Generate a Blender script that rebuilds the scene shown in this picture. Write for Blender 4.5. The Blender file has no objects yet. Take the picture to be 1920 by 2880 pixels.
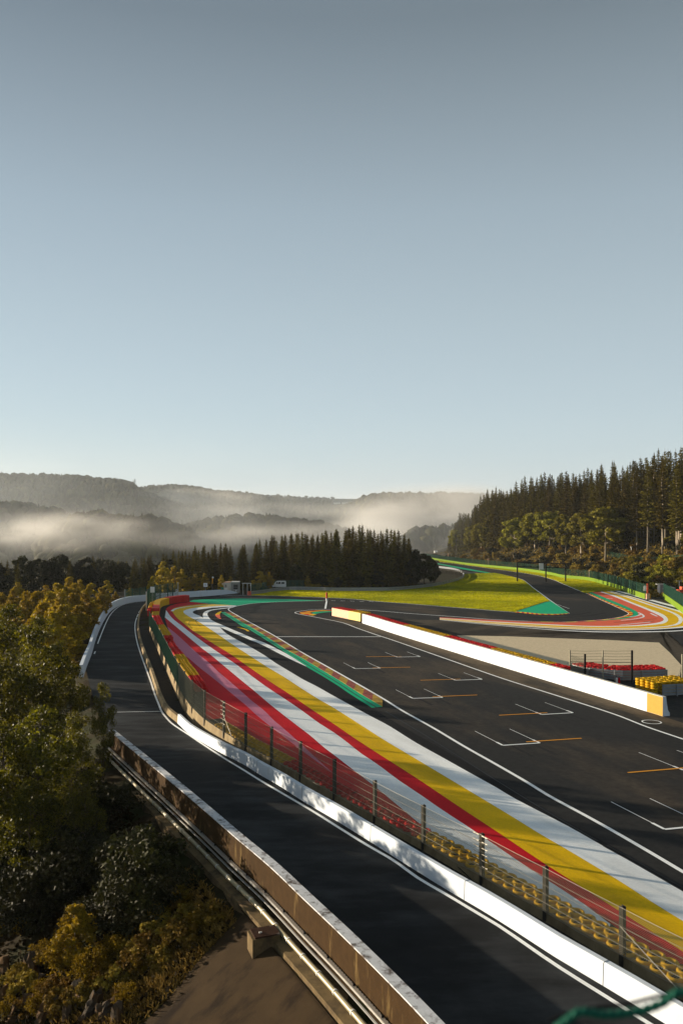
import bpy, math, random
import numpy as np
from mathutils import Vector

# ---------------------------------------------------------------- camera, sky, sun, exposure
scn = bpy.context.scene
COL = scn.collection
CAM_H, FOC, CX, CY, SLOPE = 13.15, 2400.0, 960.0, 1440.0, 0.0317

cam_data = bpy.data.cameras.new("camera")
cam = bpy.data.objects.new("camera", cam_data)
COL.objects.link(cam)
cam.location = (0, 0, CAM_H)
cam.rotation_euler = (math.radians(90), 0, 0)
cam_data.sensor_fit = 'VERTICAL'
cam_data.sensor_height = 36
cam_data.lens = 30
cam_data.clip_start = 0.05
cam_data.clip_end = 30000
cam_data.dof.use_dof = True
cam_data.dof.focus_distance = 60
cam_data.dof.aperture_fstop = 2.8
scn.camera = cam

SUN_AZ = math.atan2(-0.905, 0.42)          # clockwise from +Y
SUN_EL = math.radians(8.1)
world = bpy.data.worlds.new("World")
scn.world = world
world.use_nodes = True
wn = world.node_tree.nodes
wl = world.node_tree.links
wn.clear()
sky = wn.new("ShaderNodeTexSky")
sky.sky_type = 'NISHITA'
sky.sun_disc = False
sky.sun_elevation = SUN_EL
sky.sun_rotation = SUN_AZ
sky.altitude = 400
sky.air_density = 1.0
sky.dust_density = 1.2
sky.ozone_density = 3.0
bg = wn.new("ShaderNodeBackground")
bg.inputs["Strength"].default_value = 0.10
# clear autumn morning: pale low down, deepening evenly with height; mixed with the physical sky
tcw = wn.new("ShaderNodeTexCoord")
sepw = wn.new("ShaderNodeSeparateXYZ")
wl.new(tcw.outputs["Generated"], sepw.inputs[0])
ramp = wn.new("ShaderNodeValToRGB")
ramp.color_ramp.interpolation = 'LINEAR'
stops = [(0.0, (2.25, 2.62, 2.88)), (0.09, (2.15, 2.50, 2.68)), (0.22, (1.80, 2.12, 2.24)), (0.33, (1.46, 1.75, 1.88)), (0.43, (1.05, 1.25, 1.32)), (0.50, (0.76, 0.90, 0.94)), (0.57, (0.70, 0.84, 0.88))]
els = ramp.color_ramp.elements
while len(els) < len(stops): els.new(0.5)
for e, (p_, c_) in zip(els, stops):
    e.position = p_
    e.color = (c_[0] / 4, c_[1] / 4, c_[2] / 4, 1)
wl.new(sepw.outputs["Z"], ramp.inputs[0])
sc4 = wn.new("ShaderNodeVectorMath"); sc4.operation = 'SCALE'; sc4.inputs["Scale"].default_value = 4.0
wl.new(ramp.outputs[0], sc4.inputs[0])
mixw = wn.new("ShaderNodeMix"); mixw.data_type = 'RGBA'; mixw.blend_type = 'ADD'
mixw.clamp_result = False
mixw.inputs[0].default_value = 0.18
wl.new(sc4.outputs[0], mixw.inputs[6])
wl.new(sky.outputs[0], mixw.inputs[7])
wo = wn.new("ShaderNodeOutputWorld")
wl.new(mixw.outputs[2], bg.inputs[0])
wl.new(bg.outputs[0], wo.inputs[0])

sun_data = bpy.data.lights.new("sun", 'SUN')
sun_data.energy = 5.0
sun_data.angle = math.radians(0.53)
sun_data.color = (1.0, 0.86, 0.66)
sun = bpy.data.objects.new("sun", sun_data)
COL.objects.link(sun)
sdir = Vector((math.sin(SUN_AZ) * math.cos(SUN_EL), math.cos(SUN_AZ) * math.cos(SUN_EL), math.sin(SUN_EL)))
sun.rotation_euler = sdir.to_track_quat('Z', 'Y').to_euler()
sun.location = sdir * 100

scn.view_settings.view_transform = 'Standard'
scn.view_settings.look = 'None'
scn.view_settings.gamma = 1
scn.view_settings.exposure = 1.12
scn.view_settings.use_curve_mapping = False
cy = scn.cycles
cy.use_denoising = True
cy.max_bounces = 6
cy.diffuse_bounces = 2
cy.glossy_bounces = 2
cy.transmission_bounces = 3
cy.transparent_max_bounces = 8
cy.volume_bounces = 0
cy.volume_step_rate = 3.0
cy.volume_max_steps = 96
cy.sample_clamp_indirect = 4

random.seed(7)
rng = np.random.default_rng(11)

# ---------------------------------------------------------------- helpers
def setp(o, label=None, cat=None, group=None, kind=None):
    if label: o["label"] = label
    if cat: o["category"] = cat
    if group: o["group"] = group
    if kind: o["kind"] = kind
    return o

def thing(name, label, cat, loc=(0, 0, 0), rz=0.0, group=None):
    o = bpy.data.objects.new(name, None)
    o.empty_display_size = 0.2
    COL.objects.link(o)
    o.location = loc
    o.rotation_euler = (0, 0, rz)
    return setp(o, label, cat, group)

class MB:
    """collects verts and faces for ONE mesh"""
    def __init__(s):
        s.v, s.f = [], []
    def add(s, vs, fs):
        b = len(s.v)
        s.v.extend([tuple(p) for p in vs])
        s.f.extend([tuple(i + b for i in f) for f in fs])
        return s
    def quad(s, a, b, c, d):
        return s.add([a, b, c, d], [(0, 1, 2, 3)])
    def box(s, c, sz, rz=0.0):
        hx, hy, hz = sz[0] / 2, sz[1] / 2, sz[2] / 2
        co, si = math.cos(rz), math.sin(rz)
        vs = []
        for dz in (-hz, hz):
            for dx, dy in ((-hx, -hy), (hx, -hy), (hx, hy), (-hx, hy)):
                vs.append((c[0] + dx * co - dy * si, c[1] + dx * si + dy * co, c[2] + dz))
        return s.add(vs, [(3, 2, 1, 0), (4, 5, 6, 7), (0, 1, 5, 4), (1, 2, 6, 5), (2, 3, 7, 6), (3, 0, 4, 7)])
    def tube(s, pts, r, n=6, cap=True):
        pts = [Vector(p) for p in pts]
        k = len(pts)
        rs = r if isinstance(r, (list, tuple)) else [r] * k
        vs, fs = [], []
        up = Vector((0, 0, 1))
        for i, p in enumerate(pts):
            d = (pts[min(i + 1, k - 1)] - pts[max(i - 1, 0)])
            d = d.normalized() if d.length > 1e-9 else Vector((0, 0, 1))
            a = d.cross(up)
            a = a.normalized() if a.length > 1e-3 else Vector((1, 0, 0))
            b = a.cross(d)
            for j in range(n):
                t = 2 * math.pi * j / n
                vs.append(p + (a * math.cos(t) + b * math.sin(t)) * rs[i])
        for i in range(k - 1):
            for j in range(n):
                j2 = (j + 1) % n
                fs.append((i * n + j, i * n + j2, (i + 1) * n + j2, (i + 1) * n + j))
        if cap:
            fs.append(tuple(range(n))[::-1])
            fs.append(tuple((k - 1) * n + j for j in range(n)))
        return s.add(vs, fs)
    def torus(s, c, R, r, h, n=18, m=8):
        vs, fs = [], []
        for i in range(n):
            a = 2 * math.pi * i / n
            for j in range(m):
                b = 2 * math.pi * j / m
                q = R + r * math.cos(b)
                vs.append((c[0] + q * math.cos(a), c[1] + q * math.sin(a), c[2] + h * math.sin(b)))
        for i in range(n):
            for j in range(m):
                fs.append((i * m + j, ((i + 1) % n) * m + j, ((i + 1) % n) * m + (j + 1) % m, i * m + (j + 1) % m))
        return s.add(vs, fs)
    def mesh(s, name, mat, smooth=False):
        me = bpy.data.meshes.new(name)
        me.from_pydata(s.v, [], s.f)
        if mat: me.materials.append(mat)
        if smooth:
            me.polygons.foreach_set("use_smooth", [True] * len(me.polygons))
        me.update()
        return me
    def build(s, name, mat, parent=None, smooth=False, world=True, **props):
        if parent is not None and world:
            l = parent.location
            s.v = [(p[0] - l[0], p[1] - l[1], p[2] - l[2]) for p in s.v]
        o = bpy.data.objects.new(name, s.mesh(name, mat, smooth))
        COL.objects.link(o)
        if parent is not None: o.parent = parent
        return setp(o, **props)

def link(name, me, parent=None, loc=(0, 0, 0), rz=0.0, sc=1.0, **props):
    o = bpy.data.objects.new(name, me)
    COL.objects.link(o)
    o.location = loc
    o.rotation_euler = (0, 0, rz)
    o.scale = (sc, sc, sc) if isinstance(sc, (int, float)) else sc
    if parent is not None: o.parent = parent
    return setp(o, **props)

def copy_tree(o, parent=None):
    c = o.copy()
    COL.objects.link(c)
    if parent is not None: c.parent = parent
    for ch in list(o.children): copy_tree(ch, c)
    return c

def np_mesh(name, V, F, mat, smooth=False):
    """V (n,3), F (m,k) numpy -> mesh"""
    me = bpy.data.meshes.new(name)
    V = np.asarray(V, dtype=np.float32); F = np.asarray(F, dtype=np.int32)
    m, k = F.shape
    me.vertices.add(len(V)); me.vertices.foreach_set("co", V.ravel())
    me.loops.add(m * k); me.loops.foreach_set("vertex_index", F.ravel())
    me.polygons.add(m)
    me.polygons.foreach_set("loop_start", np.arange(0, m * k, k, dtype=np.int32))
    me.polygons.foreach_set("loop_total", np.full(m, k, dtype=np.int32))
    if smooth: me.polygons.foreach_set("use_smooth", np.ones(m, dtype=bool))
    if mat: me.materials.append(mat)
    me.update(calc_edges=True)
    me.validate()
    return me

# picture position -> point of the sloping track surface (raised by up)
def at(px, py, up=0.0):
    Y = FOC * (CAM_H - up) / (py - CY - FOC * SLOPE)
    return Vector(((px - CX) * Y / FOC, Y, -SLOPE * Y + up))
def gz(Y): return -SLOPE * Y
def ray(px, py, Y):
    return Vector(((px - CX) * Y / FOC, Y, CAM_H - (py - CY) * Y / FOC))
def C(ox, oy, s, *pts):
    return [(ox + x / s, oy + y / s) for x, y in pts]

def smooth(a, b, x):
    t = min(1, max(0, (x - a) / (b - a)))
    return t * t * (3 - 2 * t)
def delta(Y):          # how far the service road lies below the track
    return 0.25 + 0.85 * smooth(42, 62, Y) - 1.06 * smooth(112, 165, Y)
def road(px, py, up=0.0):
    d = 0.3
    for _ in range(12):
        p = at(px, py, up - d)
        d = delta(p.y)
    return at(px, py, up - d)

def cr(P, n):
    """smooth curve through points, resampled evenly to n points"""
    P = [Vector(p) for p in P]
    if len(P) > 2:
        Q = [P[0] * 2 - P[1]] + P + [P[-1] * 2 - P[-2]]
        out = []
        for i in range(1, len(Q) - 2):
            p0, p1, p2, p3 = Q[i - 1], Q[i], Q[i + 1], Q[i + 2]
            # centripetal-ish: clamp tangents
            l = (p2 - p1).length
            m1 = (p2 - p0) * (l / max(1e-6, (p2 - p1).length + (p1 - p0).length))
            m2 = (p3 - p1) * (l / max(1e-6, (p3 - p2).length + (p2 - p1).length))
            for k in range(12):
                t = k / 12
                t2, t3 = t * t, t * t * t
                out.append(p1 * (2 * t3 - 3 * t2 + 1) + m1 * (t3 - 2 * t2 + t) + p2 * (-2 * t3 + 3 * t2) + m2 * (t3 - t2))
        out.append(P[-1])
    else:
        out = P
    L = [0.0]
    for a, b in zip(out[:-1], out[1:]): L.append(L[-1] + (b - a).length)
    res = []
    j = 0
    for i in range(n):
        t = L[-1] * i / (n - 1)
        while j < len(L) - 2 and L[j + 1] < t: j += 1
        u = 0 if L[j + 1] == L[j] else (t - L[j]) / (L[j + 1] - L[j])
        res.append(out[j].lerp(out[j + 1], min(1, max(0, u))))
    return res
def plen(P):
    return sum((Vector(b) - Vector(a)).length for a, b in zip(P[:-1], P[1:]))
def up(P, h): return [Vector((p.x, p.y, p.z + h)) for p in P]

def strip(name, A, B, mat, h=0.004, n=60, kind="structure", **kw):
    a, b = up(cr(A, n), h), up(cr(B, n), h)
    m = MB()
    m.add(a + b, [(i, i + 1, n + i + 1, n + i) for i in range(n - 1)])
    return m.build(name, mat, kind=kind, **kw)
def nrm(P, i):
    a, b = P[max(0, i - 1)], P[min(len(P) - 1, i + 1)]
    d = Vector((b.x - a.x, b.y - a.y, 0)).normalized()
    return Vector((d.y, -d.x, 0))            # right of heading
def offs(P, o, h=0.0):
    return [P[i] + nrm(P, i) * o + Vector((0, 0, h)) for i in range(len(P))]
def line(name, A, w, mat, h=0.008, n=60, **kw):
    P = cr(A, n)
    return strip(name, offs(P, -w / 2), offs(P, w / 2), mat, h, n, **kw)
def poly(name, A, mat, h=0.004, **kw):
    m = MB()
    m.add(up([Vector(p) for p in A], h), [tuple(range(len(A)))])
    return m.build(name, mat, kind=kw.pop("kind", "structure"), **kw)
def sweep(m, P, prof, cap=True):
    """profile (n right of heading, z) along P"""
    k = len(prof)
    vs, fs = [], []
    for i, p in enumerate(P):
        nn = nrm(P, i)
        for (o, z) in prof: vs.append(p + nn * o + Vector((0, 0, z)))
    for i in range(len(P) - 1):
        for j in range(k):
            j2 = (j + 1) % k
            fs.append((i * k + j, i * k + j2, (i + 1) * k + j2, (i + 1) * k + j))
    if cap:
        fs.append(tuple(range(k))[::-1])
        fs.append(tuple((len(P) - 1) * k + j for j in range(k)))
    return m.add(vs, fs)

# ---------------------------------------------------------------- materials
def mat(name, base, rough=0.8, var=0.12, scale=3.0, bump=0.0, bscale=40.0, alt=None, altscale=0.5, altlo=0.5, althi=0.65,
        metal=0.0, spec=0.06, rand=0.0, transl=0.0, island=0.0, stretch=None, altstretch=None, altrot=0.0):
    m = bpy.data.materials.new(name)
    m.use_nodes = True
    N, L = m.node_tree.nodes, m.node_tree.links
    b = N["Principled BSDF"]
    b.inputs["Roughness"].default_value = rough
    b.inputs["Metallic"].default_value = metal
    b.inputs["Specular IOR Level"].default_value = spec
    tc = N.new("ShaderNodeTexCoord")
    geo = N.new("ShaderNodeNewGeometry")
    src = geo.outputs["Position"]
    def mapped(st, rot=0.0):
        if not st: return src
        mp = N.new("ShaderNodeMapping")
        mp.vector_type = 'TEXTURE' if rot else 'POINT'
        if rot:      # long axis of the pattern turned along the track
            mp.inputs["Rotation"].default_value = (0, 0, rot)
            mp.inputs["Scale"].default_value = tuple(1 / q for q in st)
            L.new(src, mp.inputs[0])
            return mp.outputs[0]
        mp.inputs["Scale"].default_value = st
        L.new(src, mp.inputs[0])
        return mp.outputs[0]
    nz = N.new("ShaderNodeTexNoise")
    nz.inputs["Scale"].default_value = scale
    nz.inputs["Detail"].default_value = 6
    nz.inputs["Roughness"].default_value = 0.65
    L.new(mapped(stretch), nz.inputs["Vector"])
    hsv = N.new("ShaderNodeHueSaturation")
    hsv.inputs["Color"].default_value = (*base, 1)
    mr = N.new("ShaderNodeMapRange")
    mr.inputs[1].default_value = 0.25; mr.inputs[2].default_value = 0.75
    mr.inputs[3].default_value = 1 - var; mr.inputs[4].default_value = 1 + var
    L.new(nz.outputs["Fac"], mr.inputs[0])
    val = mr.outputs[0]
    if alt:
        n2 = N.new("ShaderNodeTexNoise")
        n2.inputs["Scale"].default_value = altscale
        n2.inputs["Detail"].default_value = 8
        n2.inputs["Roughness"].default_value = 0.62
        L.new(mapped(altstretch, altrot), n2.inputs["Vector"])
        rp = N.new("ShaderNodeMapRange")
        rp.inputs[1].default_value = altlo; rp.inputs[2].default_value = althi
        L.new(n2.outputs["Fac"], rp.inputs[0])
        mx = N.new("ShaderNodeMix"); mx.data_type = 'RGBA'
        mx.inputs[6].default_value = (*base, 1); mx.inputs[7].default_value = (*alt, 1)
        L.new(rp.outputs[0], mx.inputs[0])
        L.new(mx.outputs[2], hsv.inputs["Color"])
    if rand or island:
        oi = N.new("ShaderNodeObjectInfo")
        def addm(x, y):
            a = N.new("ShaderNodeMath"); a.operation = 'MULTIPLY'
            L.new(x, a.inputs[0]); L.new(y, a.inputs[1]); return a.outputs[0]
        def rng_(x, lo, hi):
            r = N.new("ShaderNodeMapRange"); r.inputs[3].default_value = lo; r.inputs[4].default_value = hi
            L.new(x, r.inputs[0]); return r.outputs[0]
        if rand:
            val = addm(val, rng_(oi.outputs["Random"], 1 - rand, 1 + rand))
            L.new(rng_(oi.outputs["Random"], 0.5 - rand * 0.05, 0.5 + rand * 0.05), hsv.inputs["Hue"])
        if island:
            val = addm(val, rng_(geo.outputs["Random Per Island"], 1 - island, 1 + island))
    L.new(val, hsv.inputs["Value"])
    L.new(hsv.outputs[0], b.inputs["Base Color"])
    if bump:
        nb = N.new("ShaderNodeTexNoise")
        nb.inputs["Scale"].default_value = bscale
        nb.inputs["Detail"].default_value = 5
        L.new(mapped(stretch), nb.inputs["Vector"])
        bp = N.new("ShaderNodeBump")
        bp.inputs["Strength"].default_value = bump
        bp.inputs["Distance"].default_value = 0.05
        L.new(nb.outputs["Fac"], bp.inputs["Height"])
        L.new(bp.outputs[0], b.inputs["Normal"])
    if transl:
        tr = N.new("ShaderNodeBsdfTranslucent")
        L.new(hsv.outputs[0], tr.inputs["Color"])
        ms = N.new("ShaderNodeMixShader")
        ms.inputs[0].default_value = transl
        out = N["Material Output"]
        L.new(b.outputs[0], ms.inputs[1]); L.new(tr.outputs[0], ms.inputs[2])
        L.new(ms.outputs[0], out.inputs[0])
    return m

M = dict(
    asphalt=mat("track_asphalt", (0.024, 0.0235, 0.023), 0.86, 0.32, 2.5, 0.25, 60, alt=(0.070, 0.054, 0.039), altscale=0.13, altlo=0.52, althi=0.70, altstretch=(1.0, 0.28, 1), altrot=0.27),
    dust_bounce=mat("dust_bounce_asphalt", (0.105, 0.078, 0.050), 0.9, 0.3, 2.5, 0.25, 60, alt=(0.030, 0.027, 0.023), altscale=0.35, altlo=0.45, althi=0.62, altstretch=(1, .2, 1), altrot=.27),  # dust, with warm light bounced off the white wall put into the colour
    brown=mat("brown_runoff_asphalt", (0.036, 0.030, 0.024), 0.9, 0.3, 1.5, 0.25, 60, alt=(0.075, 0.060, 0.043), altscale=0.10, altlo=0.46, althi=0.6, altstretch=(.35, 1, 1), altrot=.9),  # paler diagonal streaks stand for sunlit gaps between shadows
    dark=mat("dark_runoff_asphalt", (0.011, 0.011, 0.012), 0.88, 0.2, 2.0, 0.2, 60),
    service=mat("service_road_asphalt", (0.013, 0.0135, 0.0145), 0.8, 0.35, 0.7, 0.25, 50, alt=(0.038, 0.040, 0.042), altscale=0.30, altlo=0.46, althi=0.66, altstretch=(0.5, 1.4, 1)),
    walk=mat("walkway_concrete", (0.028, 0.025, 0.022), 0.9, 0.25, 2.0, 0.2, 50),
    red=mat("red_paint", (0.60, 0.010, 0.018), 0.8, 0.16, 9, 0.25, 60, alt=(0.44, 0.014, 0.020), altscale=0.5, altlo=.48, althi=.68, altstretch=(1, .3, 1), altrot=.45),
    pink=mat("pink_paint", (0.60, 0.20, 0.29), 0.8, 0.14, 9, 0.25, 60),
    yellow=mat("yellow_paint", (0.82, 0.49, 0.003), 0.8, 0.13, 9, 0.25, 60, alt=(0.62, 0.36, 0.006), altscale=0.5, altlo=.48, althi=.7, altstretch=(1, .3, 1), altrot=.45),
    white=mat("white_paint", (0.86, 0.87, 0.86), 0.8, 0.08, 9, 0.2, 60, alt=(0.66, 0.66, 0.64), altscale=0.45, altlo=0.5, althi=0.76, altstretch=(1, .3, 1), altrot=.45),
    green=mat("green_paint", (0.002, 0.40, 0.19), 0.65, 0.10, 1.0, 0.1, 60),
    salmon=mat("salmon_paint", (0.72, 0.13, 0.065), 0.7, 0.10, 0.8, 0.1, 60),
    orange=mat("orange_paint", (0.70, 0.30, 0.02), 0.6, 0.05),
    wall=mat("white_wall_paint", (0.60, 0.645, 0.70), 0.7, 0.04, 1.2, 0.05, 30, alt=(0.52, 0.53, 0.53), altscale=1.1, altlo=.56, althi=.80, altstretch=(1, 1, .35)),
    wallyellow=mat("yellow_wall_paint", (0.42, 0.25, 0.05), 0.6, 0.10, 4),
    concrete=mat("old_concrete", (0.26, 0.20, 0.115), 0.9, 0.22, 2.5, 0.25, 30, alt=(0.17, 0.12, 0.07), altscale=1.1, altlo=0.45, althi=0.7, altstretch=(1, 1, 0.25)),
    parapet=mat("stained_parapet_concrete", (0.044, 0.024, 0.009), 0.92, 0.25, 3, 0.3, 30, alt=(0.125, 0.08, 0.03), altscale=2.2, altlo=0.57, althi=0.68, altstretch=(1, 1, 0.18)),
    coping=mat("white_worn_coping", (0.55, 0.55, 0.56), 0.85, 0.15, 5, 0.3, 30, alt=(0.12, 0.10, 0.09), altscale=2.6, altlo=0.5, althi=0.64),
    grass=mat("short_grass", (0.17, 0.15, 0.008), 0.9, 0.22, 0.6, 0.6, 5, alt=(0.12, 0.13, 0.010), altscale=0.06, altlo=0.4, althi=0.65),
    gravel=mat("pale_gravel", (0.60, 0.49, 0.33), 0.95, 0.18, 3.0, 0.5, 8),
    tan=mat("tan_runoff", (0.21, 0.17, 0.13), 0.95, 0.12, 0.5),
    earth=mat("brown_earth", (0.026, 0.018, 0.008), 0.95, 0.4, 0.8, 0.6, 3, alt=(0.020, 0.022, 0.006), altscale=0.3, altlo=0.45, althi=0.6),
    slab=mat("old_brown_asphalt", (0.041, 0.026, 0.0125), 0.92, 0.25, 1.2, 0.35, 50, alt=(0.016, 0.010, 0.006), altscale=0.9, altlo=0.50, althi=0.66, altstretch=(1, .3, 1), altrot=-.9),
    steel=mat("galvanised_steel", (0.30, 0.31, 0.32), 0.45, 0.12, 4, metal=0.6),
    post=mat("dark_steel_post", (0.060, 0.052, 0.042), 0.55, 0.2, 6, metal=0.3),
    kerb_r=mat("worn_red_kerb", (0.30, 0.085, 0.065), .8, .2, 3, alt=(.14, .05, .045), altscale=1.2, altlo=.45, althi=.65),
    kerb_y=mat("worn_yellow_kerb", (0.42, 0.26, 0.045), .8, .2, 3, alt=(.22, .14, .03), altscale=1.2, altlo=.45, althi=.65),
    ledge=mat("brown_ledge_concrete", (0.15, 0.105, 0.052), .9, .25, 3, .25, 30, alt=(.07, .05, .03), altscale=1.3, altlo=.45, althi=.65),
    posttan=mat("tan_lit_post", (0.30, 0.27, 0.20), 0.6, 0.15, 6),
    wire=mat("galvanised_wire", (0.36, 0.33, 0.27), 0.5, 0.1, 9, metal=0.4),
    mesh=mat("chain_link", (0.20, 0.20, 0.15), 0.6, 0.1, 9),
    gmesh=mat("green_mesh_wire", (0.07, 0.15, 0.095), 0.6, 0.15, 2),
    gpost=mat("green_post", (0.015, 0.07, 0.055), 0.55, 0.1),
    gwall=mat("lime_green_barrier", (0.12, 0.19, 0.012), 0.65, 0.12, 0.8),
    rubber_r=mat("red_tyre_paint", (0.50, 0.018, 0.018), 0.6, 0.25, 5),
    rubber_y=mat("yellow_tyre_paint", (0.50, 0.28, 0.008), 0.6, 0.25, 5),
    rubber_k=mat("black_rubber", (0.02, 0.02, 0.02), 0.7, 0.2, 5),
    belt_y=mat("yellow_belt", (0.62, 0.34, 0.01), 0.6, 0.15, 2),
    belt_r=mat("red_belt", (0.45, 0.02, 0.02), 0.6, 0.15, 2),
    belt_w=mat("pale_salmon_belt", (0.72, 0.44, 0.30), 0.6, 0.12, 2),
    belt_c=mat("sunlit_cream_belt", (0.74, 0.58, 0.22), 0.6, 0.12, 2),  # salmon and cream carry the sun glare of the island's tyre faces
    grey=mat("grey_plastic", (0.26, 0.25, 0.23), 0.6, 0.08),
    lgrey=mat("light_grey_panel", (0.55, 0.53, 0.48), 0.6, 0.08),
    teal=mat("teal_plastic", (0.01, 0.22, 0.17), 0.5, 0.08),
    boardw=mat("white_board", (0.75, 0.75, 0.72), 0.6, 0.05),
    black=mat("black_metal", (0.012, 0.012, 0.013), 0.5, 0.1),
    glass=mat("dark_glass", (0.02, 0.025, 0.03), 0.1, 0.0, spec=0.6),
    carw=mat("white_car_paint", (0.66, 0.67, 0.66), 0.35, 0.02, spec=0.5),
    cark=mat("dark_car_paint", (0.06, 0.065, 0.075), 0.3, 0.02, spec=0.5),
    pvc=mat("beige_pipe", (0.30, 0.25, 0.14), 0.4, 0.1, 3, spec=0.5),
    tray=mat("zinc_cable_tray", (0.62, 0.60, 0.56), 0.3, 0.1, 8, metal=0.7),
    rust=mat("rusty_plate", (0.045, 0.022, 0.014), 0.8, 0.3, 6, 0.2, 40, alt=(0.16, 0.14, 0.12), altscale=1.5, altlo=0.62, althi=0.7),
    rock=mat("brown_rock", (0.10, 0.058, 0.028), 0.95, 0.35, 2, 0.7, 6, alt=(0.05, 0.04, 0.03), altscale=1.3, altlo=0.45, althi=0.6, stretch=(1, 1, .4)),
    gpvc=mat("green_coated_wire", (0.015, 0.10, 0.065), 0.45, 0.1),
    bark=mat("brown_bark", (0.10, 0.075, 0.05), 0.95, 0.3, 3, 0.4, 20),
    pale_bark=mat("pale_bark", (0.24, 0.20, 0.15), 0.95, 0.3, 3, 0.4, 20),
    spruce=mat("spruce_needles", (0.098, 0.076, 0.009), 0.75, 0.25, 0.25, island=0.45, rand=0.25, spec=0.03, transl=0.12),
    oakleaf=mat("oak_leaves", (0.165, 0.140, 0.007), 0.7, 0.25, 0.3, island=0.4, rand=0.3, transl=0.3, spec=0.2),
    goldleaf=mat("golden_leaves", (0.29, 0.195, 0.008), 0.7, 0.25, 0.5, island=0.4, rand=0.2, transl=0.35, spec=0.25),
    olive=mat("olive_leaves", (0.078, 0.070, 0.003), 0.55, 0.35, 0.5, island=0.6, rand=0.15, transl=0.5, spec=0.3),
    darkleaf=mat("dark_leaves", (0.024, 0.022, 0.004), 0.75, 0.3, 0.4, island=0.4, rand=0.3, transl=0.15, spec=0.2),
    brush=mat("brown_brush", (0.165, 0.105, 0.016), 0.85, 0.35, 0.4, island=0.4, rand=0.35, transl=0.2, spec=0.1),
    farwood=mat("far_wood", (0.036, 0.034, 0.010), 0.9, 0.5, 0.02, island=0.65, spec=0.1),
    hill=mat("hill_ground", (0.035, 0.040, 0.016), 0.95, 0.3, 0.01),
)
# ---------------------------------------------------------------- lines that organise the plan
PARAPET = [road(x, y, 1.05) for x, y in [(1252, 2880), (1186, 2812), (1084, 2711), (982, 2613), (886, 2524.5), (784, 2430), (682, 2346), (611.6, 2286), (509.6, 2201.5), (407.6, 2120), (322, 2052)]]
PARAPET = [p - Vector((0, 0, 1.05)) for p in PARAPET]
_d = (PARAPET[0] - PARAPET[1]).normalized()
PARAPET = [PARAPET[0] + _d * 8] + PARAPET
LEFTB = [road(x, y) for x, y in [(235, 1905), (246, 1872), (258.8, 1839), (269, 1803), (281, 1770.6), (295.5, 1742), (309.8, 1721.6), (328, 1708), (350.6, 1699), (375, 1694), (411.8, 1690), (470, 1684), (534.7, 1679.6), (604, 1675), (672.4, 1668)]]
RAIL = [at(x, y) for x, y in [(707, 1673.5), (742.4, 1669), (773, 1663.7), (819, 1660), (880, 1661), (941.4, 1662.8), (1018, 1662.8), (1100, 1661.8), (1200, 1652.5), (1234.4, 1646.8), (1268.9, 1638.7), (1296.4, 1629.5), (1303.3, 1620.4), (1295, 1611), (1270, 1603), (1234, 1598)]]
FENCE_BASE = [((1975, 2818), 1.62), ((1751, 2696), 1.66), ((1535, 2572), 1.70), ((1356, 2471), 1.76), ((1192, 2376.3), 1.73), ((1055.5, 2300.8), 1.78), ((942, 2237.5), 1.88), ((846.4, 2182.4), 1.93), ((765, 2137.8), 2.0), ((692.4, 2099.8), 2.16), ((630.8, 2061.9), 2.2), ((576.7, 2025.7), 2.2), ((541.8, 1992), 2.2)]
FENCE_TOP = [(520.4, 1887.3), (505.5, 1864), (492.9, 1844.5), (481.6, 1824), (471.4, 1805), (461, 1786), (452, 1771), (445, 1757.5), (438.8, 1746.5), (432.5, 1736.5), (427, 1727.5), (421.5, 1719)]
POSTS = [(at(x, y), h) for (x, y), h in FENCE_BASE] + [(at(x, y, 2.2) - Vector((0, 0, 2.2)), 2.2) for x, y in FENCE_TOP]
FENCE = [p for p, h in POSTS]
RIGHTB = [at(x, y) for x, y in [(1190, 1569), (1234, 1576.7), (1303, 1587.8), (1360.7, 1594.6), (1429.6, 1601.5), (1475.5, 1606.6), (1516.8, 1612.3), (1560, 1620.5), (1583, 1626), (1651.8, 1633), (1697.8, 1644.5), (1750.6, 1660.5), (1789.6, 1675.5), (1817, 1684.6)]]
RIGHTB2 = [at(1867.7, 1682.3), at(1892, 1700), at(1920, 1721), at(1965, 1757)]

Bpoly = [(p.x, p.y) for p in [PARAPET[0] + _d * 30] + PARAPET[1:] + LEFTB + RAIL] + [(75, 520), (62, 700), (50, 900)]
Rpoly = [(110, -60), (100, 60), (92, 120)] + [(p.x, p.y) for p in [RIGHTB2[2], RIGHTB2[0]] + RIGHTB[::-1]] + [(62, 760), (80, 950)]
Fpoly = [(14, -10)] + [(p.x, p.y) for p in FENCE]
BA, RA, FA = (np.array(a, dtype=float) for a in (Bpoly, Rpoly, Fpoly))

def sdist(A, X, Y):
    """signed distance to polyline A (positive to the right of its heading) for arrays X, Y"""
    best = np.full(X.shape, 1e9); sg = np.ones(X.shape)
    for i in range(len(A) - 1):
        ax, ay = A[i]; dx, dy = A[i + 1] - A[i]
        L2 = dx * dx + dy * dy
        t = np.clip(((X - ax) * dx + (Y - ay) * dy) / L2, 0, 1)
        qx, qy = X - ax - t * dx, Y - ay - t * dy
        d = np.hypot(qx, qy)
        s = dy * qx - dx * qy
        m = d < best - 1e-9
        best = np.where(m, d, best); sg = np.where(m, np.where(s >= 0, 1, -1), sg)
    return best * sg
def sm(a, b, x):
    t = np.clip((x - a) / (b - a), 0, 1)
    return t * t * (3 - 2 * t)
def wob(X, Y, s):
    return (np.sin(X / s + 1.3) * np.cos(Y / s * 0.8 + 0.4) + 0.5 * np.sin(X / s * 2.1 + Y / s * 1.7) + 0.3 * np.cos(X / s * 4.3 - Y / s * 3.1))
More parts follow.
